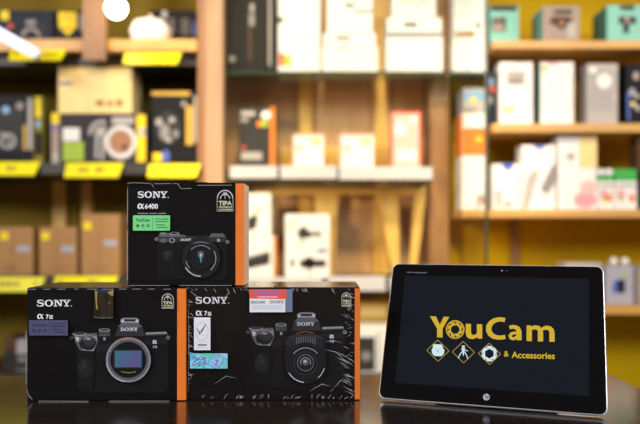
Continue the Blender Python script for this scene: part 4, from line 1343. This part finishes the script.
def shutter(m, cx, cy, r, ri, n=7, tw=55, gap=8):
    """Iris of curved blades around an opening."""
    for k in range(n):
        a = 360.0 * k / n
        d = 360.0 / n - gap
        pts = [(cx + r * math.cos(math.radians(a + d * i / 5)), cy + r * math.sin(math.radians(a + d * i / 5))) for i in range(6)]
        pts += [(cx + ri * math.cos(math.radians(a + d + tw)), cy + ri * math.sin(math.radians(a + d + tw))), (cx + ri * math.cos(math.radians(a + tw * .55)), cy + ri * math.sin(math.radians(a + tw * .55)))]
        p.poly(m, *pts)


p.ring('screen_gold', 455.2, 329.6, 9.3, 8.1)
shutter('screen_gold', 455.2, 329.6, 7.6, 4.6, 8, 40, 13)
p.done('shop_logo', o, label='gold shop name')
p.new()
for cx, cy in ((437.9, 350.6), (463.4, 352.2), (489.4, 353.8)):
    p.stroke('screen_gold_dim', [(cx - 11, cy - .3), (cx - .2, cy - 10.6), (cx + 11.2, cy + .3), (cx + .2, cy + 10.8)], .75, True)
p.poly('screen_ice', (433, 345), (434.2, 344.2), (441.6, 344.6), (442.6, 346), (443.4, 349), (444.6, 350), (443.8, 354), (441.5, 356.4), (434.5, 356), (432.2, 353.6), (431.6, 349.4), (432.8, 348.4))
p.ellipse('screen_shade', 438, 351.2, 1.2)
p.stroke('screen_shade', [(434.6, 349.6), (441.4, 350)], .4)
p.rect('screen_ice', 462, 345.6, 464.8, 348).rect('screen_ice', 461.4, 348.4, 465.2, 350).rect('screen_ice', 462.6, 350, 464.2, 354)
p.stroke('screen_ice', [(463, 350.6), (460.4, 354), (458.2, 358.4)], .9).stroke('screen_ice', [(463.8, 350.6), (466, 354.2), (468, 359)], .9).stroke('screen_ice', [(465, 350.4), (468, 351)], .8).stroke('screen_ice', [(463.4, 353.6), (463.4, 356)], .8)
shutter('screen_ice', 489.4, 353.8, 7.8, 5.2, 6, 46, 10)
p.done('logo_icons', o, label='three diamond icons')
p.new().text('screen_gold', '&', 504, 351.2, 508.8, 356.8, .02).text('screen_gold', 'Accessories', 511.6, 351.6, 554.8, 358.2, .022, 0, 1.2)
p.done('logo_tagline', o, label='small gold tagline')
p.new().ellipse('bezel_logo', 486.4, 397.2, 3.3, 3.3)
p.stroke('bezel_black', [(485.6, 394.2), (484.6, 397.4)], .6).stroke('bezel_black', [(485, 396.2), (486.4, 396.2), (485.7, 398.6)], .6)
p.stroke('bezel_black', [(487.4, 396), (486.5, 400)], .6).stroke('bezel_black', [(487.4, 396.1), (488.7, 396.2), (488.1, 398.5), (487, 398.4)], .6)
p.done('maker_badge', o)
p.new().stroke('bezel_text', [(407, 272.5), (412.8, 272.7)], .9).stroke('bezel_text', [(413.8, 272.8), (427, 273)], .9).done('bezel_lettering', o)
p.new().ellipse('ink_k5', 502, 270.9, .8).ellipse('ink_k4', 507, 271, .5).done('front_camera', o)
# kickstand behind
th = math.radians(52)
pv = Vector((0, .0082, .125))
kz = .118
mb = MB()
foot = inv @ Vector((base.x + math.sin(YAW) * .150, base.y + math.cos(YAW) * .150, TABLE_Z + .0015))
foot = Vector((0, foot.y, foot.z))
vs = []
for c_, t_ in ((pv, 0), (foot, 0)):
    for sx, sy in ((-1, 0), (1, 0), (1, 1), (-1, 1)):
        vs.append(c_ + Vector((sx * .09, sy * .002, 0)))
mb.add(vs, [(0, 3, 2, 1), (4, 5, 6, 7), (0, 1, 5, 4), (1, 2, 6, 5), (2, 3, 7, 6), (3, 0, 4, 7)], 'tablet_back')
mb.build('kickstand', o)


def nest(child, part_name):
    """Makes a part a sub-part of another part of the same thing (parts sit at their thing's origin)."""
    for k in list(bpy.data.objects):
        if k.parent and k.parent.parent is None and k.name.split('.')[0] == child:
            for q in k.parent.children:
                if q.name.split('.')[0] == part_name:
                    k.parent = q
                    break


for ch_, pn in (('shop_logo', 'screen'), ('logo_icons', 'screen'), ('logo_tagline', 'screen'), ('maker_badge', 'bezel'), ('bezel_lettering', 'bezel'), ('front_camera', 'bezel'),
                ('film_creases', 'shrink_film'), ('door_edge', 'sliding_door'), ('door_rail', 'sliding_door'), ('glass_shelf_edge', 'glass_shelf'), ('socket', 'cord')):
    nest(ch_, pn)
